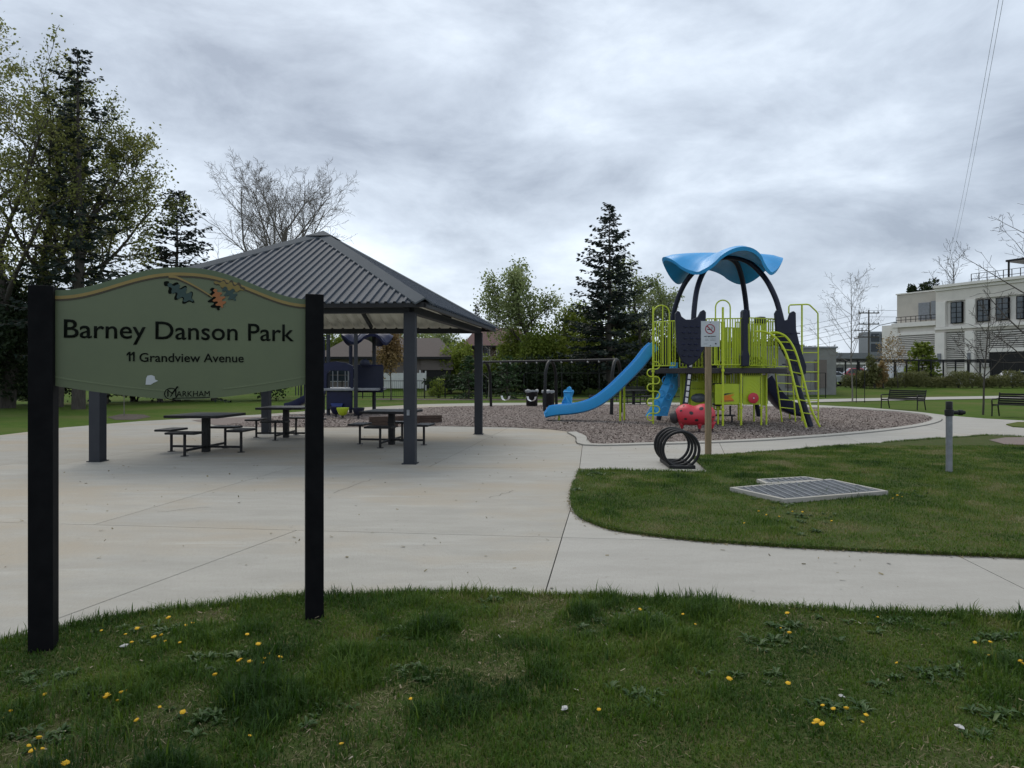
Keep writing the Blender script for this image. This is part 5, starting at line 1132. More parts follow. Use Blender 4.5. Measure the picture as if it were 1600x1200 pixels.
def lumpy(label, base, rx, ry, h, n, size, m, seed, name='shrub', cat='shrub', z0=.0, group=None, lumps=9, stems=True):
    """a mass of leaves: many small clumps through an uneven volume"""
    t = thing(name, label, cat, base, 0, group); r = np.random.RandomState(seed); C = []; per = n // lumps; tn = []
    for i in range(lumps):
        a = r.uniform(0, 2 * PI); q = r.uniform(0, .75); zc = z0 + (h - z0) * r.uniform(.25, .88); c = np.array([rx * q * math.cos(a), ry * q * math.sin(a), zc]); rr = np.array([rx, ry, (h - z0) * .6]) * r.uniform(.28, .5)
        g = r.normal(0, 1, (per, 3)); g = g / np.linalg.norm(g, axis=1, keepdims=True) * (r.uniform(.35, 1.06, (per, 1)) ** .6); p = c + g * rr; C.append(p); tn.append(np.clip(r.normal(r.uniform(.3, .7), .16, per), 0, 1))
    C = np.concatenate(C); tn = np.concatenate(tn); ok = C[:, 2] > .02; C, tn = C[ok], tn[ok]
    if stems:
        T = Tree(seed + 5)
        for i in range(7):
            a = r.uniform(0, 2 * PI); q = r.uniform(.2, .7); T.tube([(r.normal(0, .08), r.normal(0, .08), -.05), (rx * q * .4 * math.cos(a), ry * q * .4 * math.sin(a), h * .4), (rx * q * math.cos(a), ry * q * math.sin(a), h * .8)], [.05 * h / 3 + .01, .03 * h / 3 + .008, .008], 4)
        T.wood('stem', M['bark'], t)
    leaf_cards('foliage', C, size, M[m], t, seed + 1, tint=tn); return t
def gz(Y): return float(ground_z(0, Y))
def at(px, Y): return (P(px, 0, Y).x, Y, gz(Y))
def zat(py, Y): return zt(py, Y) - gz(Y)
TL = 'tall trees standing left of the shelter'
# --- left stand
broadleaf('maple_tree', 'tall spring maple at the far left with thin olive leaves and forked dark trunk', 'tree', at(8, 33), zat(70, 33), .30, 11, dict(CF_BIG, start=[.2, .25, .2, 0]), 'leaf_maple', 17000, .15, .20, trunk_f=.72, lean=(.04, 0), group=TL)
broadleaf('maple_tree', 'tall spring maple left of the dark spruce, crown of sparse olive leaves', 'tree', at(62, 35), zat(88, 35), .28, 12, CF_BIG, 'leaf_maple', 14000, .15, .20, trunk_f=.70, lean=(.03, .02), group=TL)
broadleaf('maple_tree', 'spreading spring maple leaning right of the dark spruce above the sign', 'tree', at(88, 34), zat(140, 34), .30, 13, dict(CF_BIG, len=[.52, .5, .48, 0]), 'leaf_maple', 17000, .15, .20, trunk_f=.68, lean=(.10, 0), group=TL)
spruce('tallest dark spruce with ragged branches, rising among the maples at the left', at(123, 32), zat(70, 32), 3.7, 21, zb=.16, irregular=.34, group=TL, dens=.85, power=.8)
spruce('shorter dark spruce with layered branches between the maples and the shelter roof', at(276, 42), zat(296, 42), 4.2, 22, zb=.1, irregular=.22, group=TL, droop=.3, power=.72, dens=1.25)
for i, (px, Y, w, py, lab) in enumerate(((-60, 31, 2.6, 440, 'dark cedar mass at the far left photo edge behind the sign post'), (15, 33, 2.4, 425, 'dark cedar left of the sign post under the maples'), (85, 36, 2.5, 460, 'dark cedar hidden mostly behind the left part of the sign panel'), (165, 38, 2.6, 480, 'dark cedar behind the middle of the sign panel'), (250, 40, 2.6, 500, 'dark cedar behind the right part of the sign panel'), (335, 42, 2.6, 515, 'dark cedar left of the navy play structure'), (415, 43, 2.6, 520, 'dark cedar behind the back left shelter column'))):
    lumpy(lab, at(px, Y), w, 1.6, zat(py, Y), 8200, .20, 'leaf_dark', 40 + i, 'cedar_tree', 'tree', lumps=16, group='dark cedars behind the sign')
for i, (px, Y) in enumerate(((50, 37), (208, 41), (292, 43))):
    lumpy('low dark evergreen shrub in the shade below the maples, ' + ('left of the sign', 'behind the sign panel middle', 'behind the sign panel right side')[i], at(px, Y), 2.2, 1.2, 2.6, 5200, .18, 'leaf_dark', 60 + i, lumps=10)
broadleaf('bare_tree', 'large leafless tree with a rounded fan of fine twigs behind the shelter roof', 'tree', at(414, 52), zat(240, 52), .34, 18, dict(CF_BARE, n=[13, 9, 8, 7, 0], start=[.3, .2, .15, .15, 0], ang=[32, 36, 42, 42, 0], rmin=.009), 'leaf_maple', 0, .1, .1, bark='barkgrey', trunk_f=.66, lean=(.0, 0))
t = broadleaf('sapling', 'thin bare sapling in a mulch ring on the left grass, seen under the sign', 'tree', (*G(194, 649), -.03), 1.9, .022, 19, dict(CF_SAP, n=[5, 0, 0], max=1), 'leaf_maple', 0, .1, .1, bark='barkgrey', trunk_f=.95)
# --- middle background
broadleaf('silver_tree', 'leaning light green tree with open crown between shelter and spruce', 'tree', at(848, 57), zat(398, 57), .26, 31, dict(CF_BIG, start=[.38, .25, .2, 0], n=[10, 8, 6, 0], ang=[46, 44, 45, 0]), 'leaf_silver', 8000, .23, .34, trunk_f=.66, lean=(-.18, 0))
spruce('tall lone dark spruce with pointed top behind the swing set', at(952, 52), zat(316, 52), 4.1, 32, zb=.13, irregular=.26, dens=1.5, droop=.12, power=.8, card=.5)
broadleaf('birch_tree', 'thin pale leaved tree just right of the lone spruce', 'tree', at(1003, 56), zat(420, 56), .16, 33, dict(CF_BIG, n=[12, 7, 5, 0], len=[.45, .5, .48, 0]), 'leaf_silver', 5200, .2, .22, trunk_f=.8)
broadleaf('birch_tree', 'sparse pale tree behind the left hoop of the play structure', 'tree', at(1032, 58), zat(448, 58), .14, 34, dict(CF_BIG, n=[12, 7, 5, 0], len=[.45, .5, .48, 0]), 'leaf_silver', 3600, .2, .22, trunk_f=.8)
BG = 'fresh green shrubs and small trees along the back fence'
for i, (px, Y, rx, py, m, n, lab) in enumerate((
    (905, 58, 3.3, 478, 'leaf_fresh', 9000, 'bright green bushy tree just left of the lone spruce'),
    (862, 55, 2.8, 515, 'leaf_fresh', 7500, 'green bushy tree below the leaning light green tree'),
    (815, 60, 2.6, 505, 'leaf_fresh', 6000, 'yellow green bushy tree right of the red brown house'),
    (985, 60, 2.6, 500, 'leaf_fresh', 6000, 'green bush low behind the trunk of the lone spruce'),
    (716, 58, 2.2, 530, 'leaf_fresh', 5200, 'green bush between the bungalow and the right shelter column'),
    (655, 66, 3.6, 522, 'leaf_silver', 6500, 'pale leafy tree behind the bungalow roof right end'),
    (525, 66, 2.2, 516, 'leaf_fresh', 4200, 'yellow green tree behind the bungalow roof left end'),
    (1045, 57, 2.2, 540, 'leaf_dark', 3500, 'dark bush behind the blue slide top'),
    (770, 56, 1.6, 560, 'leaf_fresh', 3600, 'green bush under the window of the red brown house'),
    (830, 52, 2.0, 560, 'leaf_dark', 3600, 'dark green bush behind the rubbish bins'),
    (880, 51, 1.8, 575, 'leaf_dark', 3000, 'dark low bush behind the middle swing arch'),
    (705, 53, 2.2, 588, 'leaf_dark', 3000, 'dark shrub behind the picket fence right of the carport'),
    (752, 53, 2.4, 585, 'leaf_dark', 3400, 'dark shrub behind the right shelter column'),
    (800, 53, 2.6, 578, 'leaf_dark', 3800, 'dark shrub behind the left bay of the swings'),
    (850, 53, 2.6, 575, 'leaf_dark', 3800, 'dark shrub straight behind the swing set middle'),
    (905, 53, 2.4, 582, 'leaf_dark', 3600, 'dark shrub behind the blue swing chair'),
    (724, 84, 3.0, 508, 'leaf_maple', 4200, 'olive tree filling the gap between the bungalow and the brick house'),
    (1015, 50, 1.6, 590, 'leaf_fresh', 1800, 'low yellow green bush at the far fence behind the slide'))):
    lumpy(lab, at(px, Y), rx, rx * .7, zat(py, Y), n, .24, m, 70 + i, 'bush', 'shrub', lumps=13, group=BG)
for i, (px, py, n) in enumerate(((560, 500, 5200), (605, 508, 4600), (690, 512, 4600))): lumpy(('leafy tree rising behind the bungalow roof above the navy play structure', 'leafy tree behind the bungalow roof above the tan sapling', 'leafy tree behind the right end of the bungalow and the far beam')[i], at(px, 70), 3.2, 2.2, zat(py, 70), n, .26, 'leaf_silver' if i else 'leaf_fresh', 95 + i, 'leafy_tree', 'tree', lumps=14)
lumpy('small bright green shrub on the grass right of the front shelter column', at(686, 47.5), .9, .6, 1.2, 800, .16, 'leaf_fresh', 90, lumps=7)
spruce('small dark spruce beside the right shelter column', at(733, 45.5), zat(560, 45.5), 1.25, 35, m='needle_green', zb=.03, card=.3)
spruce('small dark spruce behind the left bay of the swing frame', at(793, 45.5), zat(560, 45.5), 1.45, 36, m='needle_green', zb=.03, card=.3)
broadleaf('beech_sapling', 'young tree with tan dried leaves seen through the shelter', 'tree', at(611, 43), zat(530, 43), .05, 37, dict(CF_SAP, n=[24, 6, 0], start=[.40, .2, 0], ang=[40, 40, 0]), 'leaf_tan', 4200, .16, .16, trunk_f=.9)
broadleaf('sapling', 'thin staked bare sapling right of the right shelter column', 'tree', at(763, 42), 3.4, .03, 38, dict(CF_SAP, n=[10, 4, 0]), 'leaf_maple', 0, .1, .1, bark='barkgrey', trunk_f=.9)
for i, (px, py, w) in enumerate(((745, 476, 2.0), (764, 492, 1.3), (777, 480, 2.2))): spruce(('left', 'middle, smallest', 'right')[i] + ' one of three tiny distant spruces above the red brown house', at(px, 110), zat(py, 110), w, 100 + i, card=.6, group='distant spruces above the houses', zb=.2)
# --- far wood that closes the horizon
r = np.random.RandomState(5); n = 60000; xx = r.uniform(-150, 60, n); yy = r.uniform(125, 150, n); top = 4.5 + 4.5 * fbm(xx * .12, yy * .05, 3, 3); zz_ = .4 + top * r.uniform(0, 1, n) ** .7
o = leaf_cards('far_wood', np.stack([xx, yy, zz_], -1), 1.1, M['leaf_maple'], None, 6, kind='stuff', tint=np.clip(fbm(xx * .2, zz_ * .3, 8, 2) + r.normal(-.15, .1, n), 0, 1)); o['label'] = 'distant strip of hazy spring woods behind the houses'
# --- right side
CFB = dict(CF_SAP, n=[18, 6, 4, 0], seg=[8, 5, 4, 3], wander=[.03, .1, .15, .2], up=[.02, .06, .03, .02], taper=[.25, .25, .3, .5], sides=[6, 4, 3, 3], start=[.3, .25, .2, 0], ang=[44, 42, 42, 0], len=[.42, .45, .45, 0], leaf_lv=2, max=3, rmin=.006)
broadleaf('young_bare_tree', 'slim leafless young tree with stakes left of the nearer bench', 'tree', at(1332, 41), zat(440, 41) , .05, 51, CFB, 'leaf_maple', 0, .1, .1, bark='barkgrey', trunk_f=.92)
broadleaf('young_bare_tree', 'slim leafless young tree in the grass in front of the pale building', 'tree', at(1536, 27.5), zat(480, 27.5), .045, 52, dict(CFB, n=[13, 5, 3, 0], ang=[48, 42, 42, 0], rmin=.007), 'leaf_maple', 0, .1, .1, bark='bark', trunk_f=.92)
broadleaf('bare_tree', 'leafless tree at the right photo edge reaching its twigs in front of the building', 'tree', at(1640, 24), zat(330, 24), .08, 53, dict(CFB, n=[12, 5, 3, 0], start=[.2, .2, .2, 0], ang=[55, 42, 42, 0], len=[.5, .45, .45, 0]), 'leaf_maple', 0, .1, .1, bark='bark', trunk_f=.9)
broadleaf('young_bare_tree', 'small leafless tree in front of the parked silver car', 'tree', at(1307, 60), zat(545, 60), .06, 54, CFB, 'leaf_maple', 0, .1, .1, bark='bark', trunk_f=.9)
broadleaf('bare_tree', 'leafless tree showing above the roof of the pale building', 'tree', at(1494, 112), zat(405, 112), .2, 55, dict(CFB, rmin=.02), 'leaf_maple', 0, .1, .1, bark='bark', trunk_f=.9)
spruce('dark conifer showing above the left roof of the pale building', at(1462, 108), zat(431, 108), 3.0, 56, card=.7, cw=.25, irregular=.1)
lumpy('green tree top showing low above the left roof of the pale building', at(1440, 108), 2.6, 2.0, zat(447, 108), 2600, .5, 'leaf_dark', 57, 'leafy_tree', 'tree', z0=9)
spruce('bright green conical evergreen in front of the louvred wall', at(1441, 62), zat(536, 62), 1.6, 58, m='leaf_fresh', zb=.04, card=.34, power=.6, cw=.35, irregular=.06, dens=1.6, droop=.1)
broadleaf('young_bare_tree', 'rusty leaved young tree before the corner of the pale building', 'tree', at(1403, 58), zat(535, 58), .05, 59, CFB, 'leaf_tan', 900, .14, .2, trunk_f=.9)
# hedge of loose twiggy shrubs along the right fence
for i in range(16):
    px = 1330 + 21 * i; Y = 58.4 + .4 * math.sin(i * 2.1); nm = (ORD + ['twelfth', 'thirteenth', 'fourteenth', 'fifteenth', 'sixteenth'])[i] + ' olive twiggy hedge shrub from the left in the row before the black fence'
    t = thing('hedge_shrub', nm, 'shrub', at(px, Y), 0, 'hedge shrubs in a row before the black fence'); r = np.random.RandomState(200 + i); n = 1500; a = r.uniform(0, 2 * PI, n); q = r.uniform(0, 1, n) ** .5; hh = (1.05 + .35 * math.sin(i * 1.7)) * r.uniform(.1, 1, n); C = np.stack([.85 * q * np.cos(a), .5 * q * np.sin(a), hh], -1)
    leaf_cards('foliage', C, .22, M['twig'], t, 210 + i, asp=.22, droop=-.8)
    T = Tree(300 + i)
    for k_ in range(6): T.tube([(0, 0, -.05), (r.normal(0, .25), r.normal(0, .15), .6), (r.normal(0, .45), r.normal(0, .25), 1.2)], [.02, .014, .006], 3)
    T.wood('stem', M['bark'], t)
for i, (px, h_) in enumerate(((1285, 1.2), (1350, 1.6), (1365, 2.6), (1378, 2.2))):
    lumpy(('low brown dry grass clump by the silver car', 'brown twiggy shrub in front of the red pickup', 'tall olive twiggy shrub right of the red pickup', 'tall rusty twiggy shrub in front of the white van')[i], at(px, 57.6), .8, .5, h_, 900, .2, 'leaf_tan' if i in (0, 3) else 'twig', 330 + i, lumps=6)

# ================================================================== DANDELIONS, SCRAPS
fl = MB(); r_ = random.Random(4)
fl.lathe([(.004, -.008), (.012, -.004), (.017, .004), (.012, .009), (.003, .011)], (0, 0, .0), 10)
for k_ in range(18):
    a = 2 * PI * k_ / 18 + r_.uniform(-.1, .1); rr = r_.uniform(.017, .022); q0 = Vector((.006 * math.cos(a), .006 * math.sin(a), .003)); q1 = Vector((rr * math.cos(a), rr * math.sin(a), r_.uniform(.001, .009))); s_ = Vector((-math.sin(a), math.cos(a), 0)) * .0028
    fl.add([q0 - s_ * .6, q0 + s_ * .6, q1 + s_, q1 - s_], [(0, 1, 2, 3)])
d0 = thing('dandelion', '', 'flower', (0, 0, 0)); st = MB().tube([(0, 0, 0), (.004, .002, .03), (.002, 0, .062)], .0022, 5).build('stem', M['stem'], d0); hd = fl.shift((-.002, 0, -.066)).build('flower_head', M['dandelion'], d0, fix=False)
clusters = [
    ('dandelion in the flower cluster left of the right sign post', [(378, 1027), (401, 1012), (424, 1012), (432, 1024), (390, 1026), (412, 1026), (414, 1036), (375, 1030)]),
    ('yellow dandelion near the concrete edge between the two sign posts', [(269, 963), (299, 967), (214, 979), (197, 985), (206, 996), (245, 996), (255, 994), (282, 999), (258, 1001), (288, 969), (160, 981)]),
    ('large open dandelion beside the white scrap right of the left sign post', [(385, 986)]),
    ('yellow dandelion in the small group below the middle of the sign', [(162, 1086), (167, 1093), (181, 1090), (191, 1079), (195, 1074)]),
    ('yellow dandelion at the bottom left corner of the lawn', [(57, 1150), (61, 1164), (56, 1177), (104, 1195), (14, 1114), (7, 1110), (40, 1158)]),
    ('lone dandelion in the lawn between the small groups below the sign', [(248, 1104), (286, 1105), (338, 1054), (386, 1140), (535, 1152), (220, 1124), (74, 1081)]),
    ('dandelion beside the dark grass tussock in the middle foreground', [(937, 1107), (643, 1087)]),
    ('dandelion among weeds on the lawn edge right of the middle', [(997, 946), (906, 941), (1068, 956), (1234, 958), (1372, 959), (1085, 968)]),
    ('yellow dandelion in the group in the right foreground', [(1274, 1126), (1280, 1122), (1291, 1131), (1288, 1100), (1306, 1104), (1345, 1121), (1352, 1120), (1325, 1106)]),
    ('dandelion at the right edge of the front lawn', [(1549, 1025), (1590, 1031), (1597, 1032), (1525, 1004), (1544, 1002), (1407, 1034), (1231, 1063), (1136, 1060), (1220, 982), (1236, 994)]),
    ('small dandelion in the lawn beside the large grate', [(1402, 775), (1396, 777), (1410, 777), (1186, 801), (1199, 803), (1240, 801), (1255, 802), (1166, 817), (1300, 814), (1216, 806)])]
first = True
ORD = ['first', 'second', 'third', 'fourth', 'fifth', 'sixth', 'seventh', 'eighth', 'ninth', 'tenth', 'eleventh']
for lab0, pts in clusters:
    for k_i, (px, py) in enumerate(sorted(pts)):
        lab = lab0 if len(pts) == 1 else ORD[k_i] + ' from the left: ' + lab0
        h_ = RS.uniform(.05, .10); x, y = G(px, py, LZ + h_ * .6); s_ = RS.uniform(.4, .8) * (1.0 if y < 6 else 1.1)
        if first: o = d0; first = False
        else:
            o = d0.copy(); COL.objects.link(o)
            for ch in (st, hd): c = ch.copy(); COL.objects.link(c); c.parent = o
        o.location = (x, y, LZ - .012 + RS.uniform(0, .025)); o.rotation_euler = (RS.uniform(-.55, .15), RS.uniform(-.4, .4), RS.uniform(0, 6)); o.scale = (s_,) * 3; o['label'] = lab; o['group'] = 'dandelions in the lawns'
def scrap(px, py, s_, label, seed):
    r = random.Random(seed); x, y = G(px, py, LZ + .03); q = MB(); vs = []; n = 10
    for i in range(5):
        for k_ in range(n): a = 2 * PI * k_ / n; f = math.sin(PI * (i + .5) / 5) * r.uniform(.7, 1.15); vs.append((s_ * .6 * f * math.cos(a) * r.uniform(.6, 1.3), s_ * .45 * f * math.sin(a), s_ * .4 * (1 - math.cos(PI * (i + .5) / 5)) / 2 * r.uniform(.75, 1.2)))
    q.add(vs, [(i * n + k_, i * n + (k_ + 1) % n, (i + 1) * n + (k_ + 1) % n, (i + 1) * n + k_) for i in range(4) for k_ in range(n)] + [tuple(4 * n + k_ for k_ in range(n))])
    o = q.build('paper_scrap', M['paper'], bevel=0); o.location = (x, y, LZ + .012); o.rotation_euler = (0, 0, r.uniform(0, 6)); tag(o, label, 'litter')
scrap(194, 1006, .040, 'crumpled white paper scrap in the grass right of the left sign post', 1)
scrap(358, 981, .030, 'small white scrap in the grass beside the large open dandelion', 2)
scrap(882, 1102, .034, 'pale crumpled scrap beside the dark grass tussock in the foreground', 3)
scrap(1315, 1083, .026, 'small white pebble like scrap in the right foreground', 4)
scrap(1500, 1131, .034, 'pale scrap near the right edge of the foreground lawn', 5)
# ================================================================== BACK FENCES
def fence(label, a, b, n, h, px_per=None, pickets=True, name='iron_fence', group=None, wire=False, post=.035, rail_w=.04):
    a, b = Vector(a), Vector(b); t = thing(name, label, 'fence', tuple(a), 0, group); d = b - a; up = Vector((0, 0, 1))
    for i in range(n + 1): MB().tube([d * (i / n) - up * .05, d * (i / n) + up * h], post, 6).build('post', M['blackmetal'], t)
    for z in ((h - .06, .12) if not wire else (h - .02, .08)): MB().beam(up * z, d + up * z, rail_w, rail_w).build('rail', M['blackmetal'], t)
    if pickets:
        q = MB(); m = int(d.length / (.13 if not wire else .35)); 
        for i in range(m): q.beam(d * (i / m) + up * .10, d * (i / m) + up * (h - .03), .012 if not wire else .006, .012 if not wire else .006, up=(0, 1, 0))
        q.build('pickets', M['blackmetal'], t, kind='stuff', fix=False)
    return t
fence('low black iron picket fence behind the shelter in front of the bungalow', (*at(470, 46.5)[:2], gz(46.5)), (*at(760, 46.5)[:2], gz(46.5)), 9, 1.25)
fence('black wire fence behind the swing set', (*at(760, 47.5)[:2], gz(47.5)), (*at(1290, 47.5)[:2], gz(47.5)), 9, 1.75, wire=True)
f0 = P(1290, 0, 62.5); f1 = P(1800, 0, 60.5)
fence('tall black metal fence with heavy top rail behind the hedge', (f0.x, 61, gz(61)), (f1.x, 60.4, gz(60)), 26, 2.45, pickets=False, post=.075, rail_w=.14)
fence('second tall black fence behind the hedge fence beside the car park', (P(1285, 0, 66).x, 66, gz(66)), (P(1800, 0, 66).x, 66, gz(66)), 9, 2.4, pickets=False, post=.09, rail_w=.12)

# ================================================================== HOUSES
M['shingle'] = mat('roof_shingle', (0.092, 0.072, 0.062), (0.07, 0.056, 0.05), rough=0.95, scale=9, bump=0.4, bscale=40)
M['shinglered'] = mat('roof_shingle_red', (0.115, 0.062, 0.055), (0.09, 0.05, 0.045), rough=0.95, scale=9, bump=0.4, bscale=40)
M['brick'] = mat('brown_brick', (0.13, 0.085, 0.06), (0.09, 0.06, 0.045), rough=0.95, scale=6, bump=0.3)
M['siding'] = mat('taupe_siding', (0.15, 0.125, 0.11), (0.13, 0.11, 0.098), rough=0.8, scale=2)
M['greywall'] = mat('grey_render', (0.22, 0.22, 0.205), (0.18, 0.18, 0.17), rough=0.9, scale=1.2)
M['glass'] = mat('dark_glass', (0.016, 0.022, 0.028), (0.03, 0.038, 0.046), rough=0.12, scale=.8, spec=.35)
M['windowglass'] = mat('window_glass', (0.045, 0.06, 0.07), (0.085, 0.10, 0.115), rough=0.15, scale=.9, spec=.5)
M['trimwhite'] = mat('white_trim', (0.62, 0.62, 0.6), rough=0.6)
M['interior'] = mat('dark_interior', (0.012, 0.012, 0.012), rough=0.9)
M['stucco'] = mat('pale_stucco', (0.66, 0.615, 0.55), (0.60, 0.56, 0.505), rough=0.9, scale=1.2, bump=0.05)
M['stuccow'] = mat('white_stucco', (0.76, 0.72, 0.665), (0.69, 0.655, 0.605), rough=0.9, scale=1.2)
M['stuccot'] = mat('tan_stucco', (0.50, 0.46, 0.40), (0.45, 0.415, 0.365), rough=0.9, scale=1.2)
M['louvre'] = mat('louvre_grey', (0.58, 0.545, 0.50), rough=0.6)
def house(name, label, px0, px1, Y, eave_py, ridge_py, dep, wall_m, roof_m, over=.5, hip=.3, cat='house'):
    x0, x1 = P(px0, 0, Y).x, P(px1, 0, Y).x; g0 = gz(Y); ze, zr_ = zt(eave_py, Y) - g0, zt(ridge_py, Y + dep / 2) - g0; w = x1 - x0
    t = thing(name, label, cat, ((x0 + x1) / 2, Y, g0)); MB().box((0, dep / 2, ze / 2), (w - 2 * over, dep - 2 * over, ze)).build('wall', M[wall_m], t)
    q = MB(); h = w / 2; r_ = h * (1 - hip); vs = [(-h, 0, ze), (h, 0, ze), (h, dep, ze), (-h, dep, ze), (-r_, dep / 2, zr_), (r_, dep / 2, zr_)]
    vs += [(a, b, c - .18) for a, b, c in vs[:4]]; q.add(vs, [(0, 1, 5, 4), (1, 2, 5), (2, 3, 4, 5), (3, 0, 4), (0, 6, 7, 1), (1, 7, 8, 2), (2, 8, 9, 3), (3, 9, 6, 0), (9, 8, 7, 6)]); q.build('roof', M[roof_m], t)
    MB().beam((-h, -.05, ze - .09), (h, -.05, ze - .09), .1, .2).build('gutter', M['blackmetal'], t); return t, w, ze, over
def window(t, x, z, w, h, y, nx=2, nz=2, rz=0, frame='trimwhite', name='window'):
    f = MB()
    for a, b, c, d in ((x - w / 2, x + w / 2, z - h / 2, z - h / 2), (x - w / 2, x + w / 2, z + h / 2, z + h / 2)): f.beam((a, y - .02, c), (b, y - .02, d), .08, .08)
    for a in (x - w / 2, x + w / 2): f.beam((a, y - .02, z - h / 2), (a, y - .02, z + h / 2), .08, .08, up=(0, 1, 0))
    fo = f.build(name, M[frame], t); pw, ph = w / nx, h / nz
    for i in range(nx):
        for j in range(nz): MB().box((x - w / 2 + pw * (i + .5), y - .01, z - h / 2 + ph * (j + .5)), (pw - .06, .02, ph - .06)).build('pane', M['glass'], fo)
    return fo
t, w, ze, ov = house('bungalow', 'long brown roofed bungalow seen through the open shelter', 490, 705, 57, 557.5, 528, 11, 'siding', 'shingle', hip=.28)
X = lambda px, Y: P(px, 0, Y).x - t.location.x
MB().box(((X(660, 57) + X(704, 57)) / 2, .40, ze - .62), (X(706, 57) - X(655, 57), .12, .95)).build('carport_fascia', M['siding'], t)
MB().box(((X(660, 57) + X(704, 57)) / 2, .46, (ze - 1.1) / 2), (X(704, 57) - X(660, 57), .1, ze - 1.12)).build('carport', M['interior'], t)
MB().beam((X(655.5, 57), .34, 0), (X(655.5, 57), .34, ze - 1.1), .14, .14, up=(0, 1, 0)).build('carport_post', M['trimwhite'], t)
window(t, X(526, 57), 1.15, 1.8, 1.0, .49); window(t, X(560, 57), 1.25, 1.3, .9, .49)
pf = thing('white_board_fence', 'short white board screen in front of the bungalow', 'fence', at(597, 55.5))
for i in range(2):
    MB().box((1.9 * i * .92 + .9, 0, .80), (1.70, .05, 1.25)).build('panel', M['trimwhite'], pf)
for i in range(3): MB().box((1.76 * i + .02, .03, .8), (.10, .10, 1.6)).build('post', M['trimwhite'], pf)
t, w, ze, ov = house('brick_house', 'two storey brown brick house with reddish roof behind the trees', 722, 830, 72, 540, 512, 10, 'brick', 'shinglered', hip=.35)
X = lambda px, Y: P(px, 0, Y).x - t.location.x
window(t, X(787, 72), zt(548, 72) - gz(72), 1.5, 1.2, .49); window(t, X(755, 72), zt(548, 72) - gz(72), 1.3, 1.2, .49); window(t, X(800, 72), 1.2, 1.6, 1.2, .49)
t, w, ze, ov = house('low_house', 'low grey house with shallow brown roof behind the slide', 905, 1075, 60, 569, 543, 11, 'greywall', 'shingle', hip=.4)
X = lambda px, Y: P(px, 0, Y).x - t.location.x
window(t, X(928, 60), 1.3, 1.2, 1.1, .49); window(t, X(1000, 60), 1.4, 1.8, .9, .49)
t = thing('block_building', 'plain grey block building with flat roof behind the right ladders', 'building', (P(1237, 0, 52).x, 52, gz(52)))
hb = zt(544, 52) - gz(52); MB().box((0, 4, hb / 2), (P(1289, 0, 52).x - P(1150, 0, 52).x, 8, hb)).build('wall', M['greywall'], t); MB().box((0, 4, hb + .06), (P(1289, 0, 52).x - P(1150, 0, 52).x + .2, 8.2, .14)).build('roof_edge', M['galv'], t)
for i in range(3): MB().box((-2.2 + 2.2 * i, -.03, hb * .45), (.9, .05, hb * .6)).build('wall_panel', M['siding'], t)
# ================================================================== WAREHOUSE, CANOPY at the right distance
t = thing('warehouse', 'long low pale warehouse with grey roof band behind the parked cars', 'building', (P(1340, 0, 118).x, 118, gz(100)))
MB().box((0, 5, 1.9), (19, 10, 3.8)).build('wall', M['greywall'], t); MB().box((0, 4.9, 4.35), (19.6, 10.6, 1.0)).build('roof_band', M['galv'], t); MB().box((0, -.05, 3.2), (19, .1, .7)).build('fascia', M['stuccow'], t); 
for i in range(5): MB().box((-7.6 + 3.8 * i, -.04, 1.2), (2.6, .08, 2.2)).build('loading_door', M['steel'], t)
t = thing('glass_tower_block', 'small blue glazed block beside the utility pole left of the pale building', 'building', (P(1375, 0, 135).x, 135, gz(100)))
hb = zt(518, 135) - gz(100); MB().box((0, 2, hb / 2), (4.4, 4, hb)).build('wall', M['galv'], t)
for i in range(2):
    for j in range(3): MB().box((-.95 + 1.9 * i, -.05, hb - 1.2 - 2.0 * j), (1.6, .1, 1.6)).build('window', M['glass'], t)
# ================================================================== PALE BUILDING
org = Vector((44.4, 79.6, gz(75))); ud = Vector((.438, -.899, 0)); vd = Vector((.899, .438, 0))
ang = math.atan2(ud.y, ud.x)
bl = thing('pale_building', 'large pale stucco building with louvred ground floor and dark gridded windows', 'building', tuple(org), ang)
# local axes: x along the facade (towards the camera), y into the building is -y_local or +y_local
sgn = 1 if (Matrix.Rotation(ang, 3, 'Z') @ Vector((0, 1, 0))).dot(vd) > 0 else -1
def BB(u0, u1, d0, d1, z0, z1, name, m, par=bl, **kw): return MB().box(((u0 + u1) / 2, sgn * (d0 + d1) / 2, (z0 + z1) / 2), (u1 - u0, abs(d1 - d0), z1 - z0)).build(name, M[m], par, **kw)
hP, hT = 7.0, 10.85
BB(0, 5.05, .25, 16, 0, hP - .02, 'wall', 'stucco'); BB(5.05, 34, .25, 16, 0, 10.2, 'wall', 'stuccow')
BB(-.6, 5.05, 1.6, 16, hP - .02, hT - .35, 'upper_wall', 'stuccot'); BB(-.02, .55, .0, .6, 0, hP, 'corner_pier', 'stuccow')
BB(-1.6, -.05, .3, 8, 0, hP - .1, 'side_wing', 'stuccow')
BB(-.1, 5.05, -.12, .24, hP - .45, hP + .05, 'parapet', 'stuccow'); BB(-.1, 5.05, .02, .24, 5.6, 5.95, 'cornice', 'stuccow')
BB(-.7, 5.04, 1.5, 16, hT - .34, hT - .2, 'coping', 'stuccow')
BB(4.9, 34, -.35, 16.2, hT - .28, hT, 'cornice', 'stuccow'); BB(5.0, 34, -.12, .24, hT - .6, hT - .30, 'cornice', 'stuccow'); BB(5.0, 34, .02, .3, 9.05, hT - .62, 'frieze', 'stucco')
BB(5.0, 34, -.20, .24, 6.0, 6.28, 'ledge', 'stuccow'); BB(5.0, 34, -.08, .22, 5.7, 5.99, 'ledge', 'stuccot')
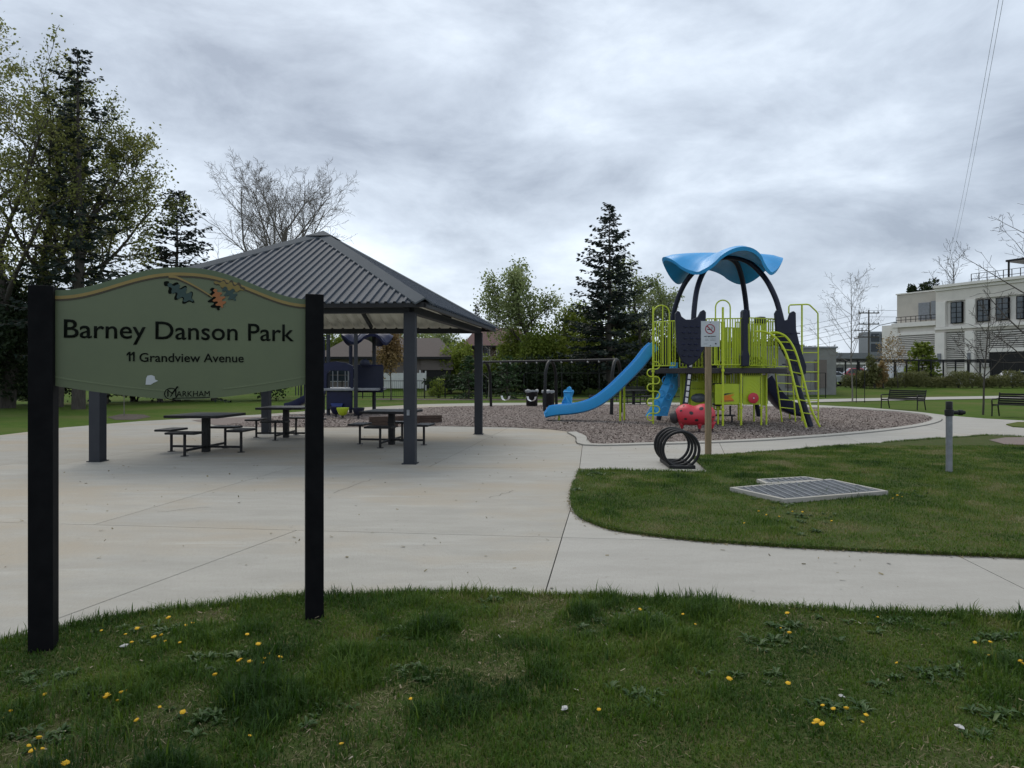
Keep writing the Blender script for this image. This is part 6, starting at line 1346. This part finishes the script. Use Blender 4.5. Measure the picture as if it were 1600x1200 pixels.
cols = [(5.1, 6.1), (8.26, 9.2), (10.5, 11.0) if False else (12.75, 13.2), (15.6, 16.6), (19.5, 20.5), (23.5, 24.5), (28, 29)]
for u0, u1 in ((5.1, 6.12), (8.26, 9.2), (15.2, 16.2), (19.5, 20.5), (23.5, 24.5), (28, 29)):
    BB(u0, u1, -.30, .2, 0, 5.68, 'pilaster', 'stuccow'); BB(u0, u1, -.14, .2, 6.3, 9.04, 'pilaster', 'stuccow'); BB(u0 + .32, u1 - .32, -.42, -.31, 2.3, 3.4, 'wall_lamp', 'galv')
def louvre(u0, u1, z0, z1):
    f = BB(u0, u1, .12, .24, z0, z1, 'louvre_panel', 'interior'); q = MB(); n = int((z1 - z0) / .20)
    for i in range(n): z = z0 + (z1 - z0) * (i + .5) / n; q.box(((u0 + u1) / 2, sgn * .05, z), (u1 - u0, .12, .13))
    q.build('louvre_slats', M['louvre'], f, kind='stuff')
louvre(.6, 5.0, 1.9, 5.5); louvre(6.16, 8.22, 1.9, 5.6); louvre(9.24, 10.5, 1.9, 5.6); louvre(10.6, 15.1, 3.85, 5.6); louvre(16.3, 19.4, 1.9, 5.6)
BB(10.6, 15.1, -.02, .5, 0, 3.4, 'garage_opening', 'interior'); BB(10.55, 15.15, -.06, .2, 3.42, 3.82, 'opening_lintel', 'stuccow')
def bwin(u0, u1, z0=6.6, z1=8.9):
    f = BB(u0, u1, -.02, .15, z0, z1, 'window', 'black'); nx, nz = 2, 4
    for i in range(nx):
        for j in range(nz):
            a = u0 + .06 + (u1 - u0 - .12) * i / nx; b = u0 + .06 + (u1 - u0 - .12) * (i + 1) / nx; c = z0 + .06 + (z1 - z0 - .12) * j / nz; d = z0 + .06 + (z1 - z0 - .12) * (j + 1) / nz; BB(a + .05, b - .05, -.05, -.022, c + .03, d - .03, 'pane', 'windowglass', f)
for u0, u1 in ((6.62, 7.88), (9.35, 10.55), (11.15, 12.4), (13.05, 14.35), (16.7, 18), (18.3, 19.3), (20.9, 22.2)): bwin(u0, u1)
# roof terrace rails and pergola
q = MB()
for i in range(9): u = .2 + 4.7 * i / 8; q.beam((u, sgn * .3, hP), (u, sgn * .3, hP + .75), .05, .05, up=(0, 1, 0))
for z in (hP + .75, hP + .4): q.beam((.2, sgn * .3, z), (4.9, sgn * .3, z), .05, .06)
q.build('terrace_rail', M['blackmetal'], bl, kind='stuff')
q = MB()
for i in range(11): u = 7.6 + 8 * i / 10; q.beam((u, sgn * 2.0, hT), (u, sgn * 2.0, hT + 1.1), .06, .06, up=(0, 1, 0))
for z in (hT + 1.1, hT + .55): q.beam((7.6, sgn * 2, z), (15.6, sgn * 2, z), .05, .05)
q.build('roof_rail', M['blackmetal'], bl, kind='stuff')
for u in (11.2, 13.4, 15.8):
    for v in (2.2, 5.2): MB().beam((u, sgn * v, hT), (u, sgn * v, hT + 1.9), .14, .14, up=(0, 1, 0)).build('pergola_post', M['blackmetal'], bl)
BB(11.0, 17, 2.0, 5.4, hT + 1.9, hT + 2.1, 'pergola_roof', 'blackmetal')
BB(2.1, 3.4, 1.45, 1.62, hP + .35, hP + 2.3, 'vent_panel', 'galv'); BB(3.55, 4.8, 1.45, 1.62, hP + .35, hP + 2.4, 'vent_panel', 'galv')

# ================================================================== POLES AND WIRES
def pole(label, px, Y, top, arms, lamp=False, r=.15):
    t = thing('utility_pole', label, 'utility pole', (P(px, 0, Y).x, Y, .4)); z = zt(top, Y) - .4
    MB().lathe([(r, 0), (r * .7, z)], n=8).build('pole', M['bark'], t)
    for k_ in arms:
        c = MB().beam((-1.6, 0, z - k_), (1.6, 0, z - k_), .14, .16).build('crossarm', M['bark'], t)
        for x in (-1.45, -.8, .8, 1.45): MB().lathe([(.07, 0), (.09, .1), (.04, .25)], (x, 0, z - k_ + .08), 6).build('insulator', M['galv'], c)
    if lamp:
        a = MB().tube([(0, 0, z - 3.4), (1.6, 0, z - 2.4), (4.0, 0, z - 1.9)], .06, 5).build('lamp_arm', M['galv'], t); MB().box((4.3, 0, z - 1.95), (.9, .35, .18)).build('lamp_head', M['galv'], a)
    return t
p1 = pole('tall wooden utility pole with crossarms and lamp arm left of the pale building', 1357.5, 105, 484, (.5, 2.2, 4.2), True)
p2 = pole('smaller wooden utility pole behind the warehouse left of the tall pole', 1347, 140, 512, (.6, 2.2), False)
for i, (py0, py1, x0, dx) in enumerate(((515, 487, 1130, 0), (527, 495, 1130, 0), (534, 503, 1130, 0), (543, 510, 1130, 0), (551, 521, 1130, 0))):
    a, b = P(1060, py0 + 6, 112), P(1357, py1, 105); pts = [a.lerp(b, k_ / 16) - Vector((0, 0, 1.1 * 4 * (k_ / 16) * (1 - k_ / 16))) for k_ in range(17)]
    o = MB().tube([p - pts[0] for p in pts], .022, 4).build('overhead_wire', M['blackmetal']); o.location = pts[0]; tag(o, ('topmost', 'second highest', 'middle', 'second lowest', 'lowest')[i] + ' overhead wire running left from the tall utility pole', 'wire', 'wires left of the tall pole')
for i, (py, px) in enumerate(((484, 1600), (494, 1600))):
    a, b = P(1357, py + 1, 105), P(1440, py + 1.5, 100); o = MB().tube([Vector(), b - a], .022, 4).build('overhead_wire', M['blackmetal']); o.location = a; tag(o, ('upper', 'lower')[i] + ' overhead wire running right from the tall pole behind the pale building', 'wire', 'wires right of the tall pole')
for i, (xa, xb) in enumerate(((1571, 1479.5), (1578, 1484.5))):
    a, b = P(xa, -60, 32), P(xb, 412, 120); pts = [a.lerp(b, k_ / 20) - Vector((0, 0, 1.4 * 4 * (k_ / 20) * (1 - k_ / 20))) for k_ in range(21)]
    o = MB().tube([p - pts[0] for p in pts], .011, 4).build('overhead_wire', M['galv']); o.location = pts[0]; tag(o, ('left', 'right')[i] + ' one of the two thin cables crossing the sky at the upper right', 'wire', 'cables crossing the sky')
# ================================================================== CARS
M['carred'] = mat('car_red', (0.38, 0.015, 0.03), rough=0.25, coat=.6); M['carsilver'] = mat('car_silver', (0.40, 0.42, 0.44), rough=0.28, metal=.4, coat=.5); M['carwhite'] = mat('car_white', (0.62, 0.63, 0.64), rough=0.3, coat=.5); M['tyre'] = mat('tyre', (0.012, 0.012, 0.012), rough=0.9)
def car(label, name, px, Y, rz_, kind_, m, cat='car'):
    t = thing(name, label, cat, (P(px, 0, Y).x, Y, gz(Y)), rz_)
    prof = {'sedan': [(-2.25, .35), (-2.28, .72), (-2.0, .92), (-1.35, 1.0), (-.75, 1.42), (.55, 1.46), (1.25, 1.02), (2.05, .88), (2.28, .66), (2.25, .32)], 'pickup': [(-2.7, .45), (-2.72, 1.12), (-.55, 1.14), (-.50, 1.80), (.75, 1.84), (1.35, 1.22), (2.45, 1.10), (2.68, .85), (2.65, .42)], 'van': [(-2.4, .4), (-2.45, 1.95), (-2.2, 2.1), (1.3, 2.1), (1.9, 1.35), (2.5, 1.15), (2.6, .4)]}[kind_]
    b = MB().prism(prof, lambda a, c, d: (a, d * (1 - .16 * max(0, (c - 1.0)) ), c), -.88, .88).build('body', M[m], t, bevel=.06)
    gw = {'sedan': [(-1.2, 1.03), (-.72, 1.36), (.50, 1.39), (1.08, 1.05)], 'pickup': [(-.40, 1.20), (-.38, 1.70), (.70, 1.73), (1.15, 1.25)], 'van': [(.35, 1.40), (.35, 1.95), (1.25, 1.95), (1.7, 1.42)]}[kind_]
    for s in (-1, 1): MB().prism(gw, lambda a, c, d: (a, d * (1 - .16 * max(0, (c - 1.0))), c), s * .885, s * .87).build('side_window', M['glass'], t)
    f = {'sedan': ((1.20, 1.07), (.62, 1.42)), 'pickup': ((1.32, 1.28), (.82, 1.77)), 'van': ((1.85, 1.45), (1.40, 2.0))}[kind_]
    MB().add([(f[0][0] + .03, -.72, f[0][1]), (f[0][0] + .03, .72, f[0][1]), (f[1][0] + .03, .66, f[1][1]), (f[1][0] + .03, -.66, f[1][1])], [(0, 1, 2, 3)]).build('windscreen', M['glass'], t, fix=False)
    L2 = prof[-1][0]
    for s in (-1, 1):
        MB().box((L2 + .0, s * .62, .78), (.08, .34, .16)).build('headlight', M['trimwhite'], t); MB().box((prof[0][0] - .02, s * .70, .85), (.06, .2, .25)).build('tail_light', M['red'], t)
        for x in (-1.40, 1.42):
            w_ = MB(); w_.lathe([(.2, -.1), (.34, -.1), (.35, 0), (.34, .1), (.2, .1)], n=16); w_.v = [(x + a, s * .82 + c, .34 + bb_) for a, bb_, c in w_.v]; wo_ = w_.build('wheel', M['tyre'], t, smooth='auto')
            w_ = MB(); w_.lathe([(.02, -.09), (.21, -.11), (.21, .11), (.02, .09)], n=12); w_.v = [(x + a, s * .83 + c, .34 + bb_) for a, bb_, c in w_.v]; w_.build('rim', M['chain'], wo_)
    return t
car('silver car parked behind the black fence, just right of the grey block building', 'parked_car', 1300, 72, PI * .85, 'sedan', 'carsilver')
car('red pickup truck parked behind the black fence', 'pickup_truck', 1339, 75, PI * .92, 'pickup', 'carred', 'pickup truck')
car('white van parked behind the shrubs right of the red pickup', 'parked_van', 1372, 78, PI * .95, 'van', 'carwhite', 'van')
car('white car near the dark garage opening of the pale building', 'parked_car', 1588, 66, .3, 'sedan', 'carwhite')
# stakes of the young tree
for i, (px, Y) in enumerate(((1338, 39.6), (1351, 39.6))):
    o = MB().tube([(0, 0, -.05), (0, 0, 2.2)], .022, 6).build('tree_stake', M['blackmetal']); o.location = (P(px, 0, Y).x, Y, -.03); tag(o, ('left', 'right')[i] + ' black stake beside the slim young tree left of the nearer bench', 'stake', 'tree stakes')
